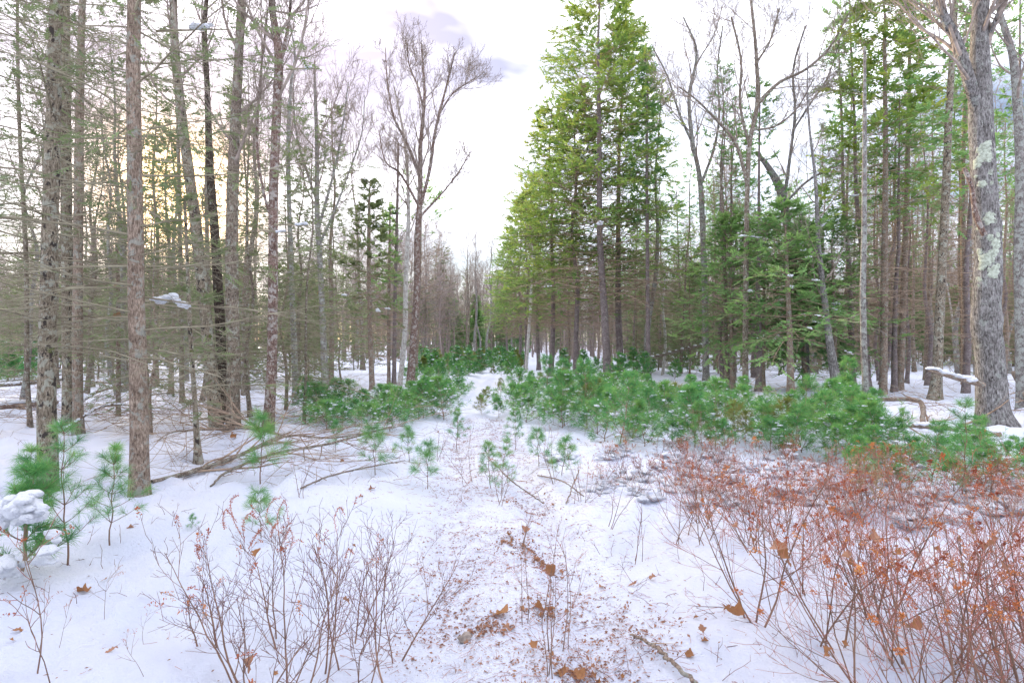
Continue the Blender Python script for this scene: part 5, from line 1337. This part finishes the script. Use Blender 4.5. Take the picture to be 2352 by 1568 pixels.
bough([[(485, 1120, 0.02, 4), (530, 1100, 0.10, 6), (640, 1080, 0.22, 6), (760, 1060, 0.26, 5), (900, 1040, 0.38, 3)]], 'second fallen bough arching above the snow before the long one', 802, n2=14, L=1.1)
bough([[(660, 1010, 0.05, 6), (580, 1015, 0.22, 6), (490, 1030, 0.3, 5), (400, 1040, 0.3, 3), (360, 1060, 0.28, 2)], [(600, 1012, 0.2, 5), (520, 1000, 0.4, 4), (430, 985, 0.5, 3)]], 'tangle of thin dead branches between the straight trunk and the clustered trees', 803, n2=22, L=1.4, n3=4, mat='bark_brown')
bough([[(690, 1125, 0.02, 4), (760, 1108, 0.08, 4), (850, 1090, 0.1, 3), (930, 1075, 0.1, 2)]], 'thin fallen stick beside the sapling near the left rut', 804, n2=6, L=0.4)
bough([[(0, 945, 0.15, 15), (60, 942, 0.15, 14), (130, 936, 0.12, 10)]], 'snow topped log lying at the far left edge', 805, n2=5, mat='bark_red', snow=True, name='fallen_log', cat='log')
bough([[(-20, 905, 0.25, 8), (70, 900, 0.3, 8), (150, 892, 0.35, 6), (260, 900, 0.3, 4)]], 'thin snow covered log behind the spotted tree', 806, n2=8, mat='bark_grey', snow=True, name='fallen_log', cat='log')
bough([[(160, 960, 0.15, 6), (220, 935, 0.35, 6), (285, 925, 0.5, 4)], [(150, 1000, 0.1, 5), (240, 990, 0.45, 4), (340, 985, 0.4, 3)]], 'fallen branch hung with snow between the paired trunks and the straight one', 807, n2=10, snow=True)
bough([[(2118, 985, 0.0, 10), (2120, 965, 0.30, 11), (2095, 962, 0.42, 10), (2000, 960, 0.40, 8), (1870, 960, 0.38, 5)]], 'thin bent log held above the snow right of the young hemlock', 808, n2=4, mat='bark_brown', snow=False, name='fallen_log', cat='log')
bough([[(1960, 1000, 0.1, 6), (2040, 1010, 0.25, 5), (2150, 1000, 0.15, 12), (2300, 1012, 0.08, 12)]], 'snow lined log at the foot of the biggest tree', 809, n2=8, mat='bark_brown', snow=True, name='fallen_log', cat='log')
bough([[(2330, 900, 0.6, 12), (2352, 930, 0.35, 10), (2380, 960, 0.1, 8)]], 'slanting dead limb at the right edge by the blotched tree', 810, n2=2, mat='bark_brown')
bough([[(2200, 1090, 0.1, 8), (2290, 1085, 0.15, 9), (2400, 1080, 0.2, 8)]], 'snowy stick in the shrubs at the right edge', 811, n2=6, snow=True)
bough([[(1235, 1095, 0.02, 3), (1290, 1120, 0.08, 3), (1340, 1150, 0.05, 3)], [(1330, 1120, 0.2, 3), (1300, 1160, 0.02, 3)]], 'crossed dead twigs in the right rut by the saplings', 813, n2=3, L=0.3, n3=0, mat='bark_brown', name='stick', cat='stick')
bough([[(1130, 1085, 0.15, 2), (1170, 1120, 0.1, 3), (1250, 1160, 0.02, 3)]], 'thin bent stick slanting across the middle of the trail', 814, n2=3, L=0.3, n3=0, mat='bark_brown', name='stick', cat='stick')
bough([[(1450, 1466, 0.02, 5), (1500, 1505, 0.05, 8), (1600, 1585, 0.03, 11)]], 'bare brown stick lying in the right rut', 812, n2=2, L=0.12, n3=0, mat='bark_brown', name='stick', cat='stick')
def leaning_log():
    rng = rng_(820); d = 30; b = at(1405, 852, d); b[2] = float(height(b[0], b[1]))
    q = smooth_path(np.array([np.append(at(u, v, d) - b, 0.5 * w / F * d) for u, v, w in [(1405, 852, 7), (1480, 826, 7), (1560, 805, 6), (1640, 785, 5), (1690, 768, 4)]]), 24)
    mb = MB(); trunk_tube(mb, q[:, :3], q[:, 3], 8, rng, rough=0.06)
    ms = MB(); blobs(ms, q[3:22, :3] + [0, 0, 0.07], rng.uniform(0.06, 0.12, 19), rng, 0.5)
    thing('leaning_log', [('log', mb.mesh('log', M['bark_grey'])), ('snow_cap', ms.mesh('snow_cap', M['snow']))], 'snow lined dead log leaning across the trunks behind the thicket', 'log', b)
leaning_log()

def brushwood(name, seed, n, region, L, r, lift, label):
    rng = rng_(seed); mb = MB(); b = []
    for _ in range(n):
        g = gnd(*region(rng)); b.append(g + [0, 0, rng.uniform(0, lift)])
    b = np.array(b); a = rng.uniform(0, 6.28, n)
    d = np.stack([np.cos(a), np.sin(a), rng.normal(0.05, 0.18, n)], 1)
    P, R = grow(b, norm(d), rng.uniform(0.4, 1, n) * L, rng.uniform(0.5, 1, n) * r, 6, 0.10, (0, 0, -0.02), rng, 0.35)
    P[..., 2] = np.maximum(P[..., 2], height(P[..., 0], P[..., 1]) + 0.005); tubes(mb, P, R, 4)
    i, t, bb, dd, rr = kids(P, R, 5, 0.1, 1, 40, 12, rng)
    P, R = grow(bb, dd, rng.uniform(0.1, 0.45, len(t)) * L, np.maximum(rr * 0.5, r * 0.3), 4, 0.1, (0, 0, 0), rng, 0.4)
    P[..., 2] = np.maximum(P[..., 2], height(P[..., 0], P[..., 1]) + 0.003); tubes(mb, P, R, 3)
    o = link(name, mb.mesh(name, M['twig_brown']), kind='stuff'); tag(o, label, 'brushwood')
brushwood('brushwood', 831, 330, lambda r: (r.uniform(-60, 930), 868 + 130 * r.uniform(0, 1) ** 1.2), 1.5, 0.009, 0.35, 'scattered dead sticks on the snow under the left woods')
brushwood('brushwood', 832, 190, lambda r: (r.uniform(1230, 2450), 858 + 110 * r.uniform(0, 1) ** 1.2), 1.5, 0.009, 0.30, 'scattered dead sticks on the snow under the right woods')
brushwood('brushwood', 834, 70, lambda r: (r.uniform(920, 1400), r.uniform(965, 1120)), 0.5, 0.003, 0.08, 'fine dead twigs lying on the trail before the thicket')
brushwood('brushwood', 833, 110, lambda r: (r.uniform(340, 960), r.uniform(985, 1110)), 0.8, 0.0045, 0.2, 'fine dead twigs strewn round the fallen boughs')

# ================================================================== LEAVES AND LITTER
def leaf_mesh(seed, mat, kind='maple', curl=0.35):
    rng = rng_(seed); n = 30
    a = np.linspace(0, 2 * math.pi, n, endpoint=False)
    if kind == 'maple': r = 0.62 + 0.30 * np.abs(np.cos(2.5 * a)) ** 1.5 + 0.08 * np.sin(10 * a + 1) - 0.25 * (np.cos(a / 2) ** 40)
    else: r = (0.55 + 0.15 * np.cos(8 * a)) * np.where(np.abs(np.sin(a)) > 0.5, 0.8, 1.1)
    x = r * np.cos(a) * (1.0 if kind == 'maple' else 1.25); y = r * np.sin(a) * (0.85 if kind == 'maple' else 0.6)
    z = lambda x, y: curl * (0.8 * y * y + 0.35 * x * x * math.cos(seed) + 0.18 * np.sin(5 * x + seed) * y) + 0.05 * np.sin(7 * x + 3 * y + seed)
    V = [(0, 0, 0)]; 
    for f in (0.5, 1.0): V += [(f * px, f * py, z(f * px, f * py)) for px, py in zip(x, y)]
    Fc = [(0, 1 + i, 1 + (i + 1) % n) for i in range(n)]
    F4 = [(1 + i, 1 + n + i, 1 + n + (i + 1) % n, 1 + (i + 1) % n) for i in range(n)]
    mb = MB(); mb.add(V, f3=Fc, f4=F4, tint=rng.uniform(0.2, 0.9))
    tubes(mb, np.array([[[0.5, 0, z(0.5, 0)], [0.9, 0.05, 0.08], [1.3, 0.02, 0.2]]]), np.full((1, 3), 0.02), 3, tint=[0.1])
    return mb.mesh('fallen_leaf', M[mat], smooth=True)
LEAF_O = [leaf_mesh(s, 'dead_leaf', k, c) for s, k, c in [(1, 'maple', 0.9), (2, 'maple', 1.5), (3, 'oak', 1.3)]]
LEAF_B = [leaf_mesh(s, 'brown_leaf', k, c) for s, k, c in [(4, 'maple', 1.3), (5, 'oak', 1.7), (6, 'oak', 1.0)]]
def leaf(me, p, s, rot, label, group=None):
    o = link('dead_leaf', me); o.location = [float(q) for q in p]; o.rotation_euler = rot; o.scale = (s, s, s)
    tag(o, label, 'leaf', group); return o
# leaves one can single out on the snow: (u, v, width px, orange?, label)
GL_ = [(1152, 1415, 46, 1, 'large orange leaf on the snow above the small stone'), (190, 1362, 30, 1, 'pale orange leaf lying alone in the open snow at the left'), (42, 1452, 32, 1, 'flat orange leaf near the left edge low down'),
       (28, 1475, 14, 1, 'small orange leaf scrap near the left edge'), (253, 1500, 28, 0, 'brown leaf on the snow right of the left corner weeds'), (240, 1335, 16, 0, 'tiny brown leaf above the lone pale one'),
       (1210, 1220, 24, 0, 'brown leaf at the upper end of the long leaf patch'), (1262, 1318, 34, 1, 'orange leaf at the lower end of the long leaf patch'), (1160, 1452, 24, 1, 'orange leaf just under the large one'),
       (1225, 1490, 24, 1, 'curled orange leaf between sprig and stone'), (1435, 1400, 22, 0, 'brown leaf right of the sprigs'), (1455, 1345, 24, 0, 'brown leaf in the right rut'), (1500, 1330, 20, 0, 'small brown leaf at the outer side of the right rut'),
       (1585, 1510, 24, 1, 'orange leaf beside the brown stick'), (1600, 1420, 22, 1, 'orange leaf in open snow right of the right rut'), (1330, 1560, 40, 1, 'orange leaf on the leaf pile at the bottom edge'), (1290, 1548, 30, 1, 'second orange leaf on the bottom leaf pile'),
       (958, 1380, 16, 1, 'small orange leaf in the left rut'), (1100, 1265, 14, 0, 'small brown leaf in the middle of the left rut'), (1055, 1340, 18, 0, 'brown leaf fragment low in the left rut'), (830, 1142, 18, 1, 'orange leaf by the trail beneath the fallen boughs'),
       (855, 1125, 18, 0, 'brown leaf by the trail beneath the fallen boughs'), (535, 1005, 18, 1, 'light orange leaf lodged at the foot of the clustered trees'), (565, 985, 14, 1, 'tiny orange leaf behind the fallen boughs'), (300, 1215, 16, 0, 'brown leaf by the sapling at the straight trunk')]
rngl = rng_(900)
for q, (u, v, w, o_, lab) in enumerate(GL_):
    g = gnd(u, v); s = 0.5 * w / F * g[1] * 1.15
    leaf((LEAF_O if o_ else LEAF_B)[q % 3], g + [0, 0, 0.012 + 0.1 * s], s, (rngl.normal(0, 0.35), rngl.normal(0, 0.35), rngl.uniform(0, 6.28)), lab)
# leaves caught in the shrubs (u, v, depth, width px)
SL = [(565, 1525, 2.5, 46, 'big orange leaf caught low in the leftmost front shrub'), (590, 1270, 2.6, 30, 'brown orange leaf hanging high in the leftmost front shrub'), (812, 1250, 2.9, 24, 'orange leaf caught in the top of the front shrubs'), (795, 1378, 2.8, 26, 'orange leaf caught in the middle of the front shrubs'),
      (1238, 1395, 3.5, 34, 'orange leaf caught in the sprig between the ruts'), (1222, 1420, 3.5, 26, 'lower orange leaf caught in the sprig between the ruts'), (1255, 1405, 3.5, 24, 'third orange leaf caught in the sprig between the ruts'), (1688, 1400, 2.9, 56, 'large yellow brown leaf hanging at the left side of the rust brown shrubs'), (1672, 1392, 2.95, 30, 'small folded leaf beside the large yellow brown one'),
      (1612, 1445, 3.0, 26, 'orange leaf on a low twig left of the hanging leaf'), (1618, 1470, 3.0, 20, 'orange leaf at the base of the thin shrub by the right rut'), (1730, 1235, 3.1, 44, 'orange leaf caught at the left of the rust brown tangle'), (1790, 1260, 3.0, 50, 'broad orange leaf caught in the rust brown tangle'), (1800, 1275, 2.95, 36, 'darker orange leaf just beneath the broad one'),
      (1840, 1250, 3.1, 34, 'tan orange leaf right of the broad one'), (2015, 1235, 2.9, 44, 'orange leaf with a cap of snow in the rust brown tangle'), (2100, 1440, 2.5, 54, 'large brown orange leaf low in the rust brown tangle'), (1915, 1330, 2.8, 26, 'orange leaf near the middle of the tangle'), (2270, 1255, 2.7, 44, 'orange leaf high at the right side of the tangle'),
      (2230, 1215, 2.8, 30, 'long orange leaf upper right in the tangle'), (2000, 1370, 2.7, 26, 'orange leaf half hidden by stems right of centre in the tangle'), (268, 655, 12.8, 18, 'upper orange leaf caught on the broken snag'), (268, 725, 12.8, 24, 'lower orange leaf caught on the broken snag'), (730, 672, 12, 14, 'orange leaf caught on a bough near the grey tall tree'), (205, 690, 8, 0, '')]
for q, (u, v, d, w, lab) in enumerate(SL):
    if not w: continue
    s = 0.5 * w / F * d * 1.0
    leaf((LEAF_O if q % 3 else LEAF_B)[q % 3], at(u, v, d), s, (rngl.uniform(0.3, 1.0), rngl.normal(0, 0.7), rngl.uniform(0, 6.28)), lab)
rngq = rng_(902)
for q in range(34):
    y = rngq.uniform(2.2, 4.2); x = rngq.uniform(1.25, 0.9 * y)
    leaf((LEAF_O if q % 3 else LEAF_B)[q % 3], ground_pt(x, y) + [0, 0, rngq.uniform(0.25, 0.7)], rngq.uniform(0.016, 0.034), (rngq.uniform(0.3, 1.3), rngq.normal(0, 0.8), rngq.uniform(0, 6.28)), 'small dead leaf snagged among the rust brown shrub stems', 'leaves snagged in the right shrubs')
# anonymous smaller leaves along the trail
def small_leaves(n, reg, lab, grp, smin=0.02, smax=0.045, seed=905, mix=0.35):
    rng = rng_(seed)
    for q in range(n):
        x, y = reg(rng); g = ground_pt(x, y)
        leaf((LEAF_O if rng.uniform() < mix else LEAF_B)[rng.integers(3)], g + [0, 0, 0.010], rng.uniform(smin, smax), (rng.normal(0, 0.5), rng.normal(0, 0.5), rng.uniform(0, 6.28)), lab, grp)
def pile(u, v, sx, sy):
    g = gnd(u, v)
    return lambda r: (g[0] + r.normal(0, sx), g[1] + r.normal(0, sy))
def line(u0, v0, u1, v1, s):
    a, b = gnd(u0, v0), gnd(u1, v1)
    def f(r):
        t = r.uniform(0, 1); return a[0] + (b[0] - a[0]) * t + r.normal(0, s), a[1] + (b[1] - a[1]) * t + r.normal(0, s)
    return f
small_leaves(62, line(1165, 1235, 1265, 1315, 0.06), 'withered leaf in the long patch between the ruts', 'leaves of the long patch', 0.013, 0.030, 906, 0.08)
small_leaves(26, pile(1120, 1440, 0.07, 0.06), 'withered leaf in the heap by the small stone', 'leaves by the small stone', 0.014, 0.03, 907, 0.2)
small_leaves(34, pile(1340, 1550, 0.12, 0.06), 'withered leaf in the heap at the bottom edge', 'leaves at the bottom edge', 0.012, 0.026, 908, 0.15)
small_leaves(22, pile(1240, 1400, 0.06, 0.06), 'withered leaf at the foot of the sprigs', 'leaves round the sprigs', 0.012, 0.024, 909, 0.3)
small_leaves(66, lambda r: (float(trail_x(3.5)) + r.normal(0.25, 0.5), r.uniform(2.5, 8)), 'small withered leaf scattered over the trail', 'scattered trail leaves', 0.012, 0.026, 910, 0.2)
small_leaves(34, lambda r: (r.normal(0.6, 1.6), r.uniform(7, 11)), 'withered leaf on the snow farther up the trail', 'leaves farther up the trail', 0.02, 0.04, 911, 0.4)

def litter():
    rng = rng_(920); mb = MB(); n = 21000
    y = 2.3 + 11 * rng.uniform(0, 1, n) ** 1.6
    side = rng.choice([-0.42, 0.42, 0.0], n, p=[.42, .43, .15])
    x = trail_x(y) + side + rng.normal(0, 0.16, n)
    far = rng.uniform(0, 1, n) < 0.12; x[far] = trail_x(y[far]) + rng.normal(0, 2.0, far.sum())
    keep = vn(x / 0.35, y / 0.35, 77) * 1.5 > rng.uniform(0, 1, n)
    x, y = x[keep], y[keep]; n = len(x)
    z = height(x, y) + 0.003
    a = rng.uniform(0, 6.28, n); pos = np.stack([x, y, z], 1)
    X = norm(np.stack([np.cos(a), np.sin(a), rng.normal(0, 0.25, n)], 1)); up = np.tile([0, 0, 1.0], (n, 1)) + rng.normal(0, 0.4, (n, 3))
    Y = norm(np.cross(up, X)); Z = np.cross(X, Y)
    place(mb, [(-1, 0, 0), (0, -0.35, 0.12), (1, 0, 0), (0.1, 0.35, 0.2)], [(0, 1, 2), (0, 2, 3)], pos, X, Y, Z, rng.uniform(0.003, 0.0125, n) * (1 + 0.06 * y), rng.uniform(0, 1, n))
    o = link('leaf_litter', mb.mesh('leaf_litter', M['brown_leaf'], smooth=False), kind='stuff'); tag(o, 'crumbs of bark and leaf sprinkled along the ruts', 'litter')
    # deeper drifts of crumbled leaf in the patches between the ruts
    mb = MB(); P = []
    for (u0, v0, u1, v1, sg, n) in [(1150, 1225, 1275, 1325, 0.10, 560), (1090, 1440, 1150, 1450, 0.085, 260), (1290, 1545, 1400, 1560, 0.13, 380), (1225, 1385, 1260, 1420, 0.07, 150), (1380, 1420, 1520, 1500, 0.16, 380), (1180, 1150, 1250, 1190, 0.12, 220), (980, 1500, 1060, 1330, 0.12, 260)]:
        f = line(u0, v0, u1, v1, sg)
        P += [f(rng) for _ in range(n)]
    P = np.array(P); n = len(P); pos = np.stack([P[:, 0], P[:, 1], height(P[:, 0], P[:, 1]) + 0.004 + rng.uniform(0, 0.012, n)], 1); a = rng.uniform(0, 6.28, n)
    X = norm(np.stack([np.cos(a), np.sin(a), rng.normal(0, 0.4, n)], 1)); up = np.tile([0, 0, 1.0], (n, 1)) + rng.normal(0, 0.6, (n, 3))
    Y = norm(np.cross(up, X)); Z = np.cross(X, Y)
    place(mb, [(-1, 0, 0), (0, -0.5, 0.2), (1, 0, 0), (0.1, 0.5, 0.3)], [(0, 1, 2), (0, 2, 3)], pos, X, Y, Z, rng.uniform(0.004, 0.015, n), rng.uniform(0, 1, n))
    o = link('leaf_litter', mb.mesh('leaf_litter', M['brown_leaf'], smooth=False), kind='stuff'); tag(o, 'drifts of crumbled brown leaf lying between the ruts', 'litter')
    # shed needles and twiglets
    mb = MB(); n = 4200; y = 2.4 + 9 * rng.uniform(0, 1, n) ** 1.2; x = trail_x(y) + rng.normal(0.1, 0.75, n)
    b = np.stack([x, y, height(x, y) + 0.004], 1); a = rng.uniform(0, 6.28, n)
    P, R = grow(b, np.stack([np.cos(a), np.sin(a), 0 * a], 1), rng.uniform(0.02, 0.09, n), np.full(n, 0.0011), 3, 0.15, (0, 0, 0), rng, 0.7)
    P[..., 2] = np.maximum(P[..., 2], height(P[..., 0], P[..., 1]) + 0.003)
    tubes(mb, P, R, 3)
    o = link('twig_litter', mb.mesh('twig_litter', M['twig_red']), kind='stuff'); tag(o, 'hair thin twigs and needles strewn over the trail snow', 'litter')
litter()

def snow_twigs():
    rng = rng_(925); n = 900
    y = 2.6 + 11 * rng.uniform(0, 1, n) ** 1.3; x = rng.uniform(-0.95, 0.75, n) * y
    m = vn(x / 0.9, y / 0.9, 88) > 0.42; x, y = x[m], y[m]; n = len(x)
    b = np.stack([x, y, height(x, y) - 0.01], 1); d = norm(np.stack([rng.normal(0, 0.6, n), rng.normal(0, 0.6, n), rng.uniform(0.2, 1, n)], 1))
    mb = MB(); P, R = grow(b, d, rng.uniform(0.05, 0.24, n), np.full(n, 0.0016) * (1 + 0.08 * y), 5, 0.22, (0, 0, -0.08), rng, 0.5); tubes(mb, P, R, 3)
    i, t, bb, dd, r = kids(P, R, 2, 0.3, 1, 45, 15, rng); P, R = grow(bb, dd, rng.uniform(0.02, 0.09, len(t)), np.full(len(t), 0.0013), 3, 0.2, (0, 0, -0.05), rng, 0.5); tubes(mb, P, R, 3)
    o = link('snow_twigs', mb.mesh('snow_twigs', M['twig_mauve']), kind='stuff'); tag(o, 'little dry stems poking out of the snow all over the clearing', 'dry stems')
snow_twigs()

def stone():
    rng = rng_(930); g = gnd(1072, 1470); mb = MB(); V, Fc = ICO2
    q = V * (1 + 0.14 * np.sin(V[:, 0:1] * 4 + 1) + 0.1 * np.sin(V[:, 1:2] * 6 + V[:, 2:3] * 4)) * [0.055, 0.038, 0.026]
    mb.add(q, f3=Fc)
    o = link('stone', mb.mesh('stone', M['rock'], smooth=False)); o.location = [float(c) for c in g + [0, 0, 0.012]]; o.rotation_euler = (0.2, 0.1, 0.3)
    tag(o, 'small angular stone lying in the left rut', 'stone')
stone()

# clumps of snow lodged on boughs high in the left trees: (u, v, depth, width px)
for q, (u, v, d, w, lab) in enumerate([(462, 62, 7.5, 42, 'snow filled leaf nest high in the left trees'), (705, 155, 9, 20, 'small snow clump high on a twig against the sky'), (380, 684, 6.6, 46, 'long snow pad on a dead branch right of the straight brown trunk'), (418, 697, 6.5, 42, 'rounded snow pad with orange leaf right of the long pad'),
                                       (690, 514, 10, 24, 'snow clump on the bough beside the red brown trunk'), (645, 530, 10, 20, 'small snow clump touching the red brown trunk')]):
    rng = rng_(940 + q); b = at(u, v, d); s = 0.5 * w / F * d; ms = MB(); mw = MB()
    n = 6; pos = np.stack([np.linspace(-s, s, n) * 0.75, rng.normal(0, s * 0.25, n), rng.normal(0, s * 0.12, n) + np.linspace(-1, 1, n) * s * (-0.25 if q == 3 else 0.2)], 1)
    blobs(ms, pos, rng.uniform(0.3, 0.5, n) * s, rng, 0.6, tmpl=ICO2, wob=0.13)
    P, R = grow(np.array([[-s * 5, 0.3, 0.1 * s]]), norm(np.array([[1, -0.05, -0.02]])), np.array([s * 8]), np.array([0.018]), 10, 0.03, (0, 0, 0), rng, 0.4)
    P[..., 2] -= P[0, 5, 2] + s * 0.30; P[..., 1] -= P[0, 5, 1]
    tubes(mw, P, R, 5)
    i, t, bb, dd, rr = kids(P, R, 14, 0.05, 1, 45, 10, rng, plane=0.8); P2, R2 = grow(bb, dd, rng.uniform(1, 3, 14) * s, np.full(14, 0.003), 5, 0.08, (0, 0, 0), rng, 0.4); tubes(mw, P2, R2, 3)
    thing('snow_clump', [('snow', ms.mesh('snow', M['snow'])), ('twig', mw.mesh('twig', M['twig_lichen']))], lab, 'snow clump', b)
